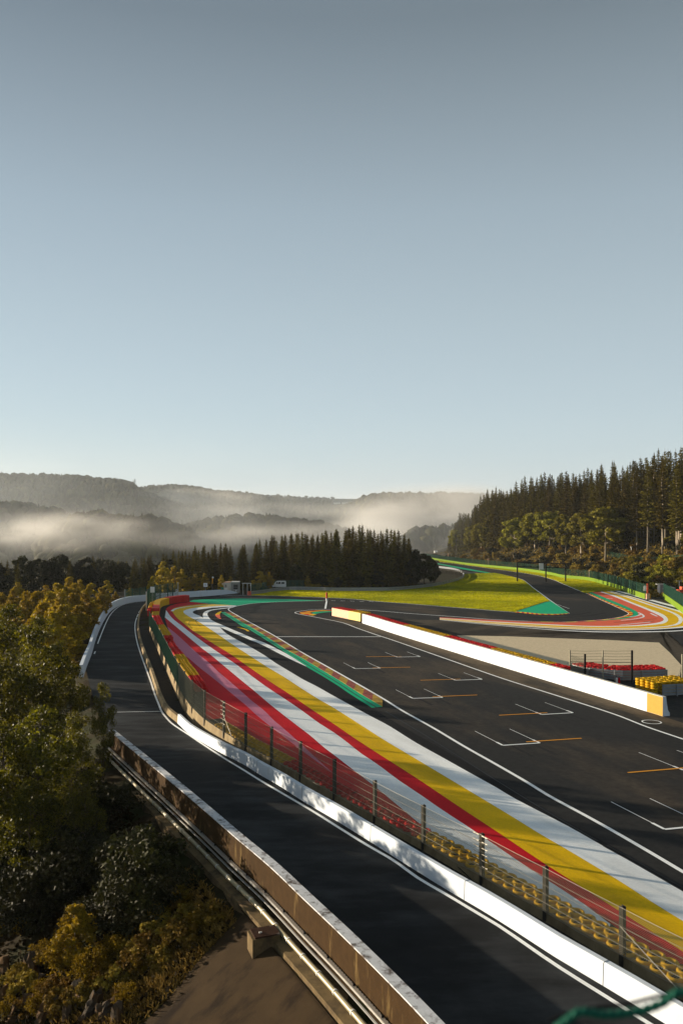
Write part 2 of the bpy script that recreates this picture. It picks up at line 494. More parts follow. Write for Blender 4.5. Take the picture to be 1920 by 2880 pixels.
def terrain(X, Y):
    X = np.asarray(X, dtype=float); Y = np.asarray(Y, dtype=float)
    pl = -SLOPE * np.clip(Y, -40, 760)
    dB = -sdist(BA, X, Y)          # >0 outside, left
    dR = -sdist(RA[::-1], X, Y)    # >0 outside, right
    dF = sdist(FA, X, Y)           # >0 track side
    dlt = 0.25 + 0.85 * sm(42, 62, Y) - 1.06 * sm(112, 165, Y)
    onroad = sm(1.8, 0.6, dF) * (dB < 60) * sm(190, 175, Y)
    z = pl - 0.06 - dlt * onroad
    wA = sm(175, 110, Y)
    o = np.clip(dB, 0, None)
    fA = 0.80 * sm(0, 0.3, o) + 0.5 * np.clip(o - 1.3, 0, 24) + 0.15 * np.clip(o - 25, 0, None)
    fA = fA + 0.25 * wob(X, Y, 2.3) * sm(2.5, 6, o) * sm(29, 36, Y + 0.5 * np.clip(o - 9, 0, 10))
    fB = 0.03 * np.clip(o, 0, 55) + 0.22 * np.clip(o - 55, 0, None)
    drop = fA * wA + fB * (1 - wA)
    drop = np.where(drop > 40, 40 + (drop - 40) * 0.25, drop)
    drop = np.minimum(drop, 70)
    z = np.where(dB > 0, z - drop, z)
    r = np.clip(dR, 0, None)
    bank = 0.62 * np.clip(r - 1.5, 0, 20) + 0.20 * np.clip(r - 21.5, 0, 160)
    bank = bank * (0.50 + 0.50 * sm(560, 340, Y)) * (0.74 + 0.26 * sm(235, 300, Y)) * sm(60, 170, Y)
    bank = bank * sm(10, 22, np.hypot(X - 78, Y - 205))
    bank = bank + 0.35 * wob(X, Y, 5.0) * sm(3, 10, r)
    z = np.where((dR > 0) & (dB <= 0), z + bank, z)
    return z
def tz(x, y):
    return float(terrain(np.array([x]), np.array([y]))[0])
def hit(px, py, y0=14.0, y1=900.0):
    """where the picture ray meets the terrain"""
    Y = np.geomspace(y0, y1, 1400)
    X = (px - CX) * Y / FOC; Z = CAM_H - (py - CY) * Y / FOC
    b = Z <= terrain(X, Y)
    i = int(np.argmax(b)) if b.any() else len(Y) - 1
    return Vector((X[i], Y[i], float(terrain(X[i:i + 1], Y[i:i + 1])[0])))

# ---------------------------------------------------------------- ground: one sheet to the horizon
def axis(lo, hi, step, far_lo, far_hi, g):
    a = list(np.arange(lo, hi + 1e-6, step))
    s = step
    x = a[0]; left = []
    while x > far_lo: s *= g; x -= s; left.append(x)
    s = step; x = a[-1]; right = []
    while x < far_hi: s *= g; x += s; right.append(x)
    return np.array(left[::-1] + a + right)
gx = axis(-50, 110, 1.6, -5200, 5200, 1.075)
gy = axis(0, 300, 1.7, -400, 7000, 1.045)
GX, GY = np.meshgrid(gx, gy)
GZ = terrain(GX, GY)
nx, ny = len(gx), len(gy)
idx = np.arange(nx * ny).reshape(ny, nx)
F = np.stack([idx[:-1, :-1], idx[:-1, 1:], idx[1:, 1:], idx[1:, :-1]], -1).reshape(-1, 4)
me = np_mesh("ground", np.stack([GX, GY, GZ], -1).reshape(-1, 3), F, M['earth'], True)
setp(link("ground", me), kind="structure")

# asphalt of the racing track and its run-offs: one flat sheet
loop = [(p.x, p.y) for p in FENCE]
outer = [at(x, y) for x, y in [(415, 1706), (440, 1690), (534.7, 1681), (604, 1676.5), (672.4, 1670)]] + RAIL
loop += [(p.x, p.y) for p in outer] + [(62, 440), (52, 640), (58, 720)]
loop += [(p.x, p.y) for p in RIGHTB] + [(p.x, p.y) for p in RIGHTB2] + [(90, 120), (98, 60), (90, 5), (16, 5)]
loop = [(14, 12)] + loop
poly("asphalt", [Vector((x, y, gz(y))) for x, y in loop], M['asphalt'], 0.0)

# service road, lower than the track
LLINE = [road(x, y) for x, y in [(266, 1839), (275, 1811), (287.3, 1778.8), (299.6, 1750), (311.8, 1727.8), (328, 1711.4), (346.5, 1701), (367, 1696), (411.8, 1691)]]
RLINE = [road(x, y) for x, y in [(1870, 2908), (1697.8, 2800), (1560, 2713), (1406, 2607), (1329.6, 2561), (1253, 2515), (1176.5, 2470.5), (1106, 2420), (1029.6, 2375.6), (953, 2328), (876.5, 2280), (800, 2235), (735, 2196.8), (684, 2165), (633, 2134), (582, 2101), (531, 2066.7), (485, 2036), (470.6, 2021.6), (456, 2003), (446, 1978.8), (436, 1954), (423.7, 1915.5), (409.4, 1876.7), (396, 1839), (386, 1806), (380.5, 1774.7), (380.5, 1754), (385.5, 1736), (393.5, 1718.6), (403.7, 1705), (412, 1697)]]
LOWB = [road(x, y) for x, y in [(1925, 2914), (1870, 2880), (1766.6, 2816), (1652, 2747), (1560, 2692), (1449.5, 2620), (1355, 2561), (1253, 2501), (1151, 2437.3), (1055, 2376.8), (953, 2313), (851, 2253), (786, 2210.9), (735, 2181.5), (684, 2149.6), (633, 2124), (582, 2096), (531, 2064), (497.7, 2032.5), (476.7, 2015.5), (460, 1997), (452, 1981), (444, 1962.4), (433.9, 1931.8), (423.7, 1899), (413.5, 1870.6), (403, 1844), (391.5, 1806), (386, 1772), (387, 1748), (392, 1727), (400, 1712.5), (411.8, 1701)]]
NR = 150
leftedge = [p + Vector((-0.2, 0, 0)) for p in PARAPET] + [p + Vector((-0.25, 0.1, 0)) for p in LEFTB[1:11]]
strip("service_road", leftedge, LOWB, M['service'], 0.0, NR)
line("road_edge_line", RLINE, 0.16, M['white'], 0.006, 200)
line("road_edge_line", LLINE, 0.16, M['white'], 0.006, 80)
line("road_cross_line", [road(300, 2003.5), road(453, 2000.5)], 0.10, M['white'], 0.006, 20)
# walkway between low barrier and the fence wall
strip("walkway", offs(cr(LOWB, 90), 0.2), offs(cr([p - Vector((0, 0, delta(p.y))) for p in FENCE], 90), 0.1), M['walk'], 0.03, 90)

# ---------------------------------------------------------------- painted run-off of the last corner
E1 = C(400, 1660, 4.9, (650, 163), (560, 172), (480, 186), (400, 211), (345, 242), (320, 290), (310, 330), (313, 370), (325, 420), (348, 500), (385, 600), (430, 715), (480, 790), (525, 850), (590, 930)) + [(535, 1876), (553, 1905), (573.5, 1928), (586.7, 1944)]
S2 = C(400, 1660, 4.9, (348, 500), (385, 600), (430, 715), (480, 790), (522, 850), (600, 905)) + [(563, 1879), (594, 1903), (624.5, 1928), (665, 1962), (686, 1979), (720, 2010), (760, 2043), (850, 2112), (940, 2178)]
S3 = [(471, 1762), (505, 1791), (533, 1817), (558, 1840), (583.7, 1860), (614, 1889), (645, 1915.5), (675.5, 1942), (705.5, 1969), (743.8, 1999.5), (769, 2025), (802, 2053), (819, 2068), (850, 2096), (907, 2149), (940, 2178)]
S4 = [(464, 1736.5), (492, 1760), (522.4, 1785.5), (567.3, 1823), (590, 1840), (624.5, 1868.6), (680, 1915), (718, 1946), (756.5, 1979), (795, 2009.7), (833, 2039), (871, 2068), (909.6, 2101.5), (940, 2124.5), (1000, 2171), (1052, 2211), (1122, 2269), (1159, 2300), (1200, 2334)]
S5 = [(467.3, 1716), (485.7, 1739.6), (514.3, 1762), (542.9, 1784.5), (573.5, 1807), (614.3, 1835.5), (655, 1862.4), (685.7, 1885), (743.8, 1928), (782, 1953.6), (820.3, 1979), (858.6, 2005.9), (896.8, 2034), (935, 2058), (973.4, 2086), (1011.6, 2116.8), (1061, 2150), (1122.4, 2196), (1183.7, 2237), (1245, 2280), (1287, 2307), (1351.5, 2350), (1440, 2411), (1486, 2442), (1560, 2490), (1636, 2540), (1690, 2578), (1760, 2630), (1850, 2697)]
S6 = [(583.7, 1698.8), (542.9, 1701.8), (512, 1706), (489.8, 1711), (483.7, 1717), (486.7, 1723), (495.9, 1735.5), (514.3, 1751.8), (542.9, 1774.3), (569.4, 1790.6), (604, 1813), (644.9, 1838), (685.7, 1866.5), (733.6, 1900), (769.3, 1924), (807.6, 1948.5), (845.8, 1975), (884, 2000.8), (947.9, 2042.9), (986, 2069.6), (1024.4, 2095), (1080, 2131), (1122.4, 2157.7), (1183.7, 2197.5), (1245, 2239), (1306, 2280), (1383.7, 2331), (1475.5, 2393), (1540, 2436), (1640, 2499), (1746, 2567), (1920, 2678), (2010, 2735)]
S7 = [(640.8, 1703), (583.7, 1706.5), (547, 1710), (526.5, 1714), (516.3, 1719), (518.4, 1725), (530.6, 1733.5), (553, 1745.7), (579.6, 1762), (604, 1778.4), (630.6, 1796.7), (657, 1815), (700, 1842.9), (751, 1876), (802, 1906.6), (840.3, 1932), (896.8, 1967.6), (935, 1989.3), (973.4, 2013.5), (1011.6, 2037.8), (1076.5, 2079.6), (1153, 2125.5), (1229.6, 2171.4), (1306, 2217.3), (1382.7, 2263.3), (1440, 2298), (1516.5, 2345.6), (1593, 2390), (1669.6, 2436), (1746, 2482), (1835, 2540), (1920, 2592), (2010, 2648)]
S8 = [(614.3, 1760), (634.7, 1780.4), (665.3, 1798.8), (691.8, 1813), (738.3, 1840), (776.5, 1865.8), (814.8, 1888.8), (853, 1911.7), (891, 1931), (935, 1956), (986, 1984), (1037, 2012), (1091.8, 2041), (1168.4, 2088.8), (1245, 2131.6), (1321.4, 2174.5), (1398, 2217.3), (1440, 2243), (1516.5, 2283), (1593, 2322.7), (1685, 2374.7), (1776.7, 2426.7), (1920, 2509), (2010, 2561)]
def W(L): return [at(x, y) for x, y in L]
NS = 90
eW = {k: W(v) for k, v in dict(E1=E1, S2=S2, S3=S3, S4=S4, S5=S5, S6=S6, S7=S7, S8=S8).items()}
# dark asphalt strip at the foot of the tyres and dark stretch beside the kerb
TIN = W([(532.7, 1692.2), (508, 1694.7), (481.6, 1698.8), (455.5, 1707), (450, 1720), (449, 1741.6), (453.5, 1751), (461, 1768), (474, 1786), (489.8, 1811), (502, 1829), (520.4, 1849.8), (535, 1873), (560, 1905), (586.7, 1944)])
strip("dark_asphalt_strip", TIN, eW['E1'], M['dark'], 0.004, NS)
# red apron: everything from the tyres to the white band, pink and white lie on it
fence_r = offs(FENCE[:13], 0.35)[::-1]
apron = eW['E1'][7:] + [fence_r[k] for k in range(1, 9)]
strip("red_paint_band", eW['E1'][7:-1] + [p for p in offs(cr(FENCE[2:12], 40), 0.05)[::-1]], W(S4), M['red'], 0.004, NS)
strip("pink_paint_band", eW['S2'], eW['S3'], M['pink'], 0.008, NS)
wb_out = W(S4) + offs(cr(FENCE[:6], 20), 0.3)[::-1][5:]
strip("white_paint_band", W(S4) + [at(1290, 2405), at(1400, 2470), at(1560, 2562), at(1700, 2640)], W(S5[:-3]) + [at(1690, 2578), at(1715, 2600)], M['white'], 0.012, NS)
red3_in = W([(590, 1697.5)] + S6)
red3_out = W([(532.7, 1692.6)] + E1[:6] + S5)
strip("red_paint_band", red3_out, red3_in, M['red'], 0.008, 120)
strip("yellow_paint_band", W([(622, 1700.5)] + S6), W([(660, 1702.5)] + S7), M['yellow'], 0.012, 120)
arc = W(C(400, 1660, 4.9, (1060, 205), (900, 207), (760, 215), (640, 226), (540, 240), (470, 256), (430, 272), (412, 290)))
line("white_paint_arc", arc, 0.55, M['white'], 0.016, 50)
W8 = W(C(400, 1660, 4.9, (1300, 224), (1000, 240), (850, 258), (760, 270), (700, 296), (712, 320), (790, 353), (850, 385), (920, 425), (1000, 462)) + S8)
strip("white_paint_band", W([(665, 1703.5)] + S7), W8, M['white'], 0.016, 140)
# dark run-off between white band and kerb
KOUT = W(C(400, 1660, 4.9, (1240, 232), (1200, 250), (1150, 275), (1085, 305), (1200, 390), (1320, 465)) + C(700, 1700, 3.92, (0, 275), (200, 400), (400, 530), (630, 685), (800, 785), (1000, 910), (1100, 980)) + [(1044.8, 1990.6), (1110, 2031), (1214, 2090), (1306, 2142), (1398, 2193), (1544, 2283), (1700, 2370), (1838, 2450), (1960, 2519)])
strip("dark_asphalt_strip", W8, KOUT, M['dark'], 0.004, 140)
wa = W(C(400, 1660, 4.9, (1250, 236), (1080, 257), (950, 275), (885, 303), (868, 340), (893, 392), (960, 440), (1050, 478), (1200, 545), (1400, 630), (1568, 702)) + C(700, 1700, 3.92, (100, 410), (200, 455), (375, 545), (540, 635), (632, 684)))
wr = [0.75] * 4 + [0.95] * 6 + [0.8] * 4 + [0.55, 0.05]
pw = cr(wa, 80)
wv = [np.interp(i / 79, np.linspace(0, 1, len(wr)), wr) for i in range(80)]
strip("white_paint_arc", [pw[i] - nrm(pw, i) * wv[i] * .5 for i in range(80)], [pw[i] + nrm(pw, i) * wv[i] * .5 for i in range(80)], M['white'], 0.020, 80)

# green paint along the inner kerb and the green area at the top of the corner
GUP = W(C(400, 1660, 4.9, (1140, 300), (1250, 362), (1400, 455)) + C(700, 1700, 3.92, (0, 235), (200, 360), (400, 490), (600, 600), (800, 720), (1000, 840), (1220, 980)) + [(1075.4, 1988)])
GLO = W(C(400, 1660, 4.9, (1085, 305), (1250, 412), (1400, 512)) + C(700, 1700, 3.92, (0, 275), (200, 400), (400, 530), (630, 685), (800, 785), (1000, 910), (1100, 980)) + [(1044.8, 1990.6)])
strip("green_paint_band", GLO, GUP, M['green'], 0.012, 60)
line("kerb_drain_line", [a.lerp(b, 0.42) for a, b in zip(cr(GLO, 40), cr(GUP, 40))], 0.10, M['black'], 0.018, 40)
poly("green_paint_area", W([(532.7, 1692.4), (542.9, 1687.6), (604, 1684.6), (675, 1683.2), (742, 1684.2), (834, 1686.6), (895, 1688.7), (917, 1689.6), (834, 1691.4), (757.8, 1694.3), (711.8, 1697.3), (671, 1703.6), (624.5, 1700.8), (583.7, 1697.7)]), M['green'], 0.012)

# white edge lines of the track
WL = W([(917, 1689.7), (819, 1691.8), (757.8, 1694.3), (711.8, 1697.3), (670.5, 1704), (649, 1709.4), (642.8, 1713), (644.5, 1717), (655, 1724), (685.7, 1741.6), (720, 1760), (776.5, 1791.3), (853, 1837.8), (929.6, 1881), (1006, 1924.5), (1080, 1967.6), (1131.6, 2000), (1214, 2046), (1306, 2101), (1398, 2153), (1480, 2200.5), (1544, 2240), (1654, 2299.7), (1746, 2351.7), (1838, 2405.3), (1920, 2454), (2000, 2500)])
line("track_edge_line", WL, 0.22, M['white'], 0.026, 260)
WL2 = W([(1006, 1715), (929.6, 1714), (883.7, 1714.8), (858, 1717.3), (837.8, 1720.4), (829.5, 1723.5), (842.9, 1728), (878.6, 1734.4), (916.8, 1742), (955, 1749.7), (973, 1754.8), (1006, 1767.6), (1057, 1785.5), (1100, 1799.5), (1257, 1854.4), (1413.8, 1909.3), (1570.7, 1959), (1727.6, 2010), (1817.5, 2045), (1920, 2080), (2000, 2108)])
line("track_edge_line", WL2, 0.20, M['white'], 0.026, 260)
WL3 = W([(1006, 1714.8), (1059.4, 1718), (1155, 1726), (1282.7, 1735), (1380, 1742.3), (1483, 1747.4), (1586.6, 1749.5), (1655.5, 1746), (1707, 1741.6), (1741.6, 1736.4), (1762, 1730), (1767, 1725.5), (1758.8, 1720), (1724.4, 1703.7), (1690, 1688), (1648.6, 1669.3), (1621, 1659), (1576.3, 1640), (1560, 1633), (1521.4, 1621.5), (1475.5, 1613), (1429.6, 1606.6), (1360.7, 1597), (1300, 1588.5), (1236.7, 1581)])
line("track_edge_line", WL3, 0.26, M['white'], 0.026, 260)
WL4 = W([(620, 1675.6), (711.8, 1675.6), (773, 1676.5), (834, 1679), (900, 1680.8), (995.7, 1685.7), (1059.4, 1692), (1155, 1699), (1250.8, 1707), (1346.4, 1714.4), (1400, 1719), (1445, 1722.3)])
line("track_edge_line", WL4, 0.22, M['white'], 0.035, 120)
WL5 = W([(1599, 1725.5), (1559, 1698.5), (1517.7, 1667.5), (1498.5, 1653.6), (1475.5, 1634.6), (1464, 1629), (1441, 1622.7), (1406.6, 1614.6)])
line("track_edge_line", WL5, 0.30, M['white'], 0.035, 80)
line("start_line", [at(777, 1791), at(1070, 1791.2)], 0.30, M['white'], 0.024, 4)
line("cross_line", [at(918.5, 1690), at(914.5, 1712)], 0.35, M['white'], 0.022, 4)
for k in range(6):
    x = 931 + k * 26.6
    line("dash", [at(x, 1689.4 + k * .62), at(x + 12, 1689.8 + k * .62)], 0.28, M['white'], 0.022, 2)

line("drain_channel", W([(1083, 2000), (1130, 2029), (1183.7, 2061), (1275.5, 2119), (1367.4, 2177.6), (1480, 2248), (1560, 2296), (1680, 2366)]), 0.10, M['black'], 0.010, 60)
strip("dark_asphalt_strip", offs(cr(FENCE[:12], 60), 0.15), offs(cr(FENCE[:12], 60), 1.18), M['dark'], 0.018, 60)  # dark ground laid under the tyre rings and in their gaps
m = MB()
Q = cr(W([(1690, 2382), (1776.7, 2430), (1920, 2513), (2000, 2559)]), 150)
for i in range(0, 149):
    for o in (-0.12, -0.30):
        p = Q[i] + nrm(Q, i) * o
        m.quad(p + Vector((-.035, -.05, .021)), p + Vector((.035, -.05, .021)), p + Vector((.035, .05, .021)), p + Vector((-.035, .05, .021)))
m.build("drain_slots", M['black'], kind="stuff", label="double row of dark drain slots along the white band", cat="drain")
M['skid'] = mat("faint_rubber_marks", (0.34, 0.21, 0.012), .8, .2)
M['skid2'] = mat("faint_rubber_marks_on_salmon", (0.30, 0.07, 0.04), .8, .2)
for q in (((845, 378), (770, 395), (740, 420), (760, 460), (800, 500)), ((720, 410), (660, 430), (645, 470), (690, 530)), ((640, 385), (720, 400), (800, 412))):
    line("skid_mark", W(C(400, 1660, 4.9, *q)), 0.12, M['skid'], 0.020, 24)
for q in (((1180, 305), (1260, 300), (1350, 292)), ((1000, 322), (1120, 312), (1230, 296)), ((1240, 320), (1330, 310))):
    line("skid_mark", W(C(1380, 1640, 2.904, *q)), 0.3, M['skid2'], 0.022, 24)

M['seam'] = mat("paving_seam", (0.010, 0.010, 0.010), .9, .2)
M['rubber'] = mat("rubbered_asphalt", (0.015, 0.0148, 0.0146), .82, .25, 1.5, .2, 60, alt=(.022, .021, .02), altscale=.3, altlo=.45, althi=.65, altstretch=(1, .2, 1), altrot=.27)
wlc = cr(WL[8:], 120)
for o in (4.1, 8.3):
    line("paving_seam", offs(wlc, o), 0.05, M['seam'], 0.006, 100)
line("racing_line", offs(wlc, 5.6), 1.5, M['rubber'], 0.004, 100)
line("racing_line", offs(wlc, 3.0), 0.5, M['rubber'], 0.0045, 100)
for q in (((700, 1739.5), (742, 1742), (784, 1746)), ((700, 1709), (750, 1712), (792, 1715.5)), ((911, 1753.5), (950, 1759), (986, 1761.5)), ((935, 1763), (975, 1764), (1000, 1762)), ((716, 1700), (800, 1697), (900, 1700), (980, 1706)), ((760, 1716), (860, 1709), (960, 1711)), ((820, 1702), (1000, 1702), (1160, 1713), (1300, 1724)), ((1420, 1733), (1540, 1737), (1640, 1733), (1700, 1724)), ((1480, 1729), (1600, 1730), (1660, 1722))):
    line("skid_mark", W(q), 0.35, M['seam'], 0.007, 40)
for (l, r_) in (((1116.8, 1848.6), (1180.6, 1847.1)), ((1280.1, 1913.7), (1354.4, 1911.1)), ((1159.9, 1964.7), (1243.8, 1962.2)), ((1522, 2010.2), (1609.7, 2005.2)), ((1413, 2097.1), (1516.7, 2090.2)), ((998.2, 1880.9), (1069, 1879.9))):
    a, b = at(*l), at(*r_)
    t_ = Vector((0.272, -0.961, 0)); t_.z = -SLOPE * t_.y
    for u_ in (.2, .8):
        p_ = a.lerp(b, u_) - t_ * 1.5
        line("skid_mark", [p_, p_ + t_ * 4.5], 0.26, M['rubber'], 0.0055, 4)

# starting grid boxes (white corner and an orange line)
def grid_box(l, r, yl=None, yr=None):
    a, b = at(*l), at(*r)
    u = (b - a).normalized()
    t = Vector((-0.272, 0.961, 0)); t.z = -SLOPE * t.y
    line("grid_box_line", [a, b], 0.16, M['white'], 0.022, 2)
    for p in (a, b):
        line("grid_box_line", [p, p + t * 4.2], 0.05, M['white'], 0.023, 2)
        line("grid_box_line", [p, p + t * 0.9], 0.16, M['white'], 0.024, 2)
    if yl: line("grid_orange_line", [at(*yl), at(*yr)], 0.16, M['orange'], 0.027, 2)
grid_box((1116.8, 1848.6), (1180.6, 1847.1), (1029, 1847.6), (1129, 1846.6))
grid_box((998.2, 1880.9), (1069, 1879.9), (1046.7, 1879), (1153, 1877))
grid_box((1280.1, 1913.7), (1354.4, 1911.1), (1181.5, 1914), (1294, 1910.5))
grid_box((1159.9, 1964.7), (1243.8, 1962.2), (1215.7, 1960.3), (1341, 1955.3))
grid_box((1522, 2010.2), (1609.7, 2005.2), (1402.5, 2012.5), (1538, 2005.4))
grid_box((1413, 2097.1), (1516.7, 2090.2), (1479, 2087.5), (1634, 2077.2))
grid_box((1920.8, 2167.1), (2035, 2160), (1764, 2174), (1975, 2156.5))
grid_box((1867.2, 2333.5), (1985, 2322), (1950, 2318), (2100, 2304))
c = at(1831, 2031)
m = MB(); NN = 40
for j, rr in enumerate((0.70, 0.59)):
    for i in range(NN):
        a = 2 * math.pi * i / NN
        y = c.y + rr * math.sin(a)
        m.v.append((c.x + rr * math.cos(a), y, gz(y) + 0.02))
m.f = [(i, (i + 1) % NN, NN + (i + 1) % NN, NN + i) for i in range(NN)]
m.build("painted_ring", M['white'], kind="structure")

# ---------------------------------------------------------------- kerbs made of coloured blocks
def kerb(name, label, A, B, n, mats, h=0.06, group="kerbs of coloured blocks"):
    a, b = cr(A, n * 2 + 1), cr(B, n * 2 + 1)
    t = thing(name, label, "kerb", a[n], group=group)
    for i in range(n):
        j = 2 * i
        m = MB()
        lo = [a[j], a[j + 2], b[j + 2], b[j]]
        vs = [p + Vector((0, 0, 0.0)) for p in lo] + [a[j] + Vector((0, 0, h)), a[j + 2] + Vector((0, 0, h)), b[j + 2] + Vector((0, 0, 0.03)), b[j] + Vector((0, 0, 0.03))]
        m.add(vs, [(4, 5, 6, 7), (0, 1, 5, 4), (1, 2, 6, 5), (2, 3, 7, 6), (3, 0, 4, 7)])
        m.build("kerb_block", M[mats[i % len(mats)]], t)
    return t
kin = offs(cr(WL[7:16], 60), 0.14)
kerb("striped_kerb", "long red and yellow striped kerb beside the green strip in the middle of the track", cr(GUP, 60), kin[2:], 34, ('kerb_r', 'kerb_y'), 0.03)
kq = W(C(400, 1660, 4.9, (1005, 338), (1040, 305), (1095, 292), (1068, 335), (1085, 395), (1030, 376)))
t = thing("kerb_piece", "short loose red and yellow kerb piece on dark asphalt at the top of the striped kerb", "kerb", kq[0], group="kerbs of coloured blocks")
m = MB(); m.add(up([kq[0], kq[3], kq[2], kq[1]], 0.03) + up([kq[0], kq[3], kq[2], kq[1]], 0.004), [(0, 1, 2, 3), (0, 4, 5, 1), (1, 5, 6, 2), (2, 6, 7, 3), (3, 7, 4, 0)]); m.build("kerb_block", M['yellow'], t)
m = MB(); m.add(up([kq[0], kq[5], kq[4], kq[3]], 0.03) + up([kq[0], kq[5], kq[4], kq[3]], 0.004), [(0, 1, 2, 3), (0, 4, 5, 1), (1, 5, 6, 2), (2, 6, 7, 3), (3, 7, 4, 0)]); m.build("kerb_block", M['salmon'], t)
line("yellow_sliver", W([(668, 1763.5), (690, 1770), (699, 1775.5)]), 0.35, M['yellow'], 0.010, 6)
# island kerb round the tip of the pit wall
isl = W([(1010, 1717), (930, 1716.2), (885, 1717.5), (858, 1720.3), (842, 1723), (850, 1727), (880, 1731)])
isl_in = W([(1010, 1718.6), (932, 1718.6), (892, 1720), (874, 1722.5), (872, 1724.5), (880, 1727.2), (890, 1729)])
kerb("island_kerb", "small red and yellow kerb hugging the tip of the island before the tyre wall", isl_in, isl, 14, ('red', 'yellow'), 0.05)
strip("green_paint_band", W([(1010, 1718.8), (932, 1719), (893, 1720.4), (877, 1723), (876, 1725)]), W([(1010, 1720.2), (935, 1721), (905, 1723.5), (890, 1726), (884, 1727.8)]), M['green'], 0.012, 20)

# ---------------------------------------------------------------- run-off and kerb of the far corner
c5 = lambda *p: W(C(1380, 1640, 2.904, *p))
WLo = WL3[3:18]
k1 = c5((790, 79), (900, 131), (1050, 192), (1140, 233), (1158, 250), (1140, 268), (1060, 285), (960, 298), (860, 308), (700, 318), (500, 319), (300, 314))
k2 = c5((822, 75), (950, 128), (1100, 190), (1180, 228), (1200, 250), (1185, 269), (1100, 289), (980, 301), (870, 309.5), (700, 319.5), (500, 320.5), (300, 315.5))
k3 = c5((890, 72), (1000, 110), (1150, 170), (1250, 210), (1350, 255), (1400, 285), (1405, 305), (1350, 325), (1200, 342), (1000, 350), (800, 350), (500, 338), (0, 313), (-200, 300), (-420, 285))
k4 = c5((905, 70), (1020, 105), (1170, 165), (1300, 215), (1400, 255), (1440, 290), (1435, 315), (1380, 335), (1200, 350), (1000, 356), (800, 356), (500, 344), (0, 318), (-200, 304), (-420, 288.5))
k5 = c5((945, 67), (1100, 115), (1300, 185), (1450, 235), (1515, 272), (1530, 305), (1500, 335), (1400, 354), (1200, 367), (1000, 370), (800, 368), (500, 358), (0, 327), (-200, 311.5), (-420, 294))
k6 = c5((952, 66), (1115, 112), (1320, 182), (1480, 236), (1552, 276), (1562, 308), (1530, 338), (1420, 358), (1200, 372), (1000, 374), (800, 372), (500, 361.5), (0, 329.5), (-200, 313.5), (-420, 295.5))
k7 = c5((966, 66), (1130, 111), (1350, 180), (1520, 232), (1620, 280), (1640, 318), (1600, 345), (1450, 365), (1200, 379), (1000, 381), (800, 378.5), (500, 367), (0, 333), (-200, 316.5), (-420, 297.5))
k8 = c5((980, 65), (1140, 108), (1370, 176), (1560, 232), (1680, 282), (1710, 322), (1660, 352), (1480, 371), (1200, 384), (1000, 386), (800, 383), (500, 371), (0, 335.5), (-200, 318.5), (-420, 299))
k9 = c5((1005, 63), (1160, 104), (1390, 170), (1570, 218), (1760, 282), (1800, 330), (1740, 362), (1500, 388), (1200, 396), (1000, 397), (800, 393.5), (500, 380), (0, 340), (-200, 322), (-420, 301))
k10 = c5((1032, 60), (1190, 101), (1420, 164), (1590, 210), (1790, 278), (1840, 330), (1770, 368), (1510, 394), (1200, 403), (1000, 403.5), (800, 399.5), (500, 384), (0, 342.5), (-200, 324), (-420, 302))
strip("green_paint_band", k1, k2, M['green'], 0.014, 120)
wl_out = W([(1648.6, 1669.3), (1690, 1688), (1724.4, 1703.7), (1758.8, 1720), (1767, 1725.5), (1762, 1730), (1741.6, 1736.4), (1707, 1741.6), (1655.5, 1746), (1586.6, 1749.5), (1483, 1747.4)])
kerb("far_striped_kerb", "curved red and yellow kerb round the far right-hand corner beside salmon paint", k1, [wl_out[i] + Vector((0, 0, 0)) for i in range(len(wl_out))], 44, ('yellow', 'red'), 0.04)
sal_in = k2 + c5((0, 301), (-200, 291), (-420, 280))
strip("salmon_paint_band", sal_in, k3, M['salmon'], 0.010, 160)
strip("white_paint_band", k3, k4, M['white'], 0.012, 160)
strip("yellow_paint_band", k4, k5, M['yellow'], 0.014, 160)
strip("white_paint_band", k5, k6, M['white'], 0.016, 160)
strip("yellow_paint_band", k6, k7, M['yellow'], 0.014, 160)
strip("white_paint_band", k7, k8, M['white'], 0.012, 160)
strip("dark_asphalt_strip", k8, k9, M['dark'], 0.008, 160)
strip("white_paint_band", k9, k10, M['white'], 0.014, 160)
for q in (((1130, 275), (1190, 268), (1222, 255)), ((1060, 305), (1180, 292), (1240, 278), (1245, 268), (1225, 252), (1200, 240)), ((1050, 344), (1180, 330), (1300, 318)), ((940, 128), (990, 126)), ((1300, 247), (1355, 272))):
    line("white_paint_arc", c5(*q), 0.35, M['white'], 0.018, 16)
poly("tan_runoff", W([(1236.7, 1592.8), (1270, 1598), (1310, 1607), (1352, 1613), (1310, 1614.5), (1300, 1610), (1285, 1605), (1236, 1599.5)]), M['tan'], 0.01)
poly("green_paint_area", W([(1230, 1584.2), (1303, 1597.2), (1381.4, 1611.5), (1369, 1612), (1303, 1601.5), (1230, 1586.8)]), M['green'], 0.016)
GTRI = W([(1445.4, 1721.2), (1480, 1710), (1535, 1693), (1549, 1692), (1600, 1725.2), (1559, 1728), (1517.7, 1727), (1483, 1723.8)])
poly("green_paint_area", GTRI, M['green'], 0.04)
kb = W([(1600, 1726), (1559, 1729.4), (1517.7, 1728.4), (1483, 1725), (1445.4, 1721.6)])
kerb("low_corner_kerb", "thin red and yellow kerb along the foot of the green triangle", W([(1598, 1725.3), (1559, 1727.6), (1517.7, 1726.7), (1483, 1723.2), (1446, 1720.2)]), kb, 22, ('red', 'yellow'), 0.05)
line("yellow_paint_band", W([(1600, 1712), (1560, 1698)]), 0.1, M['white'], 0.02, 3)

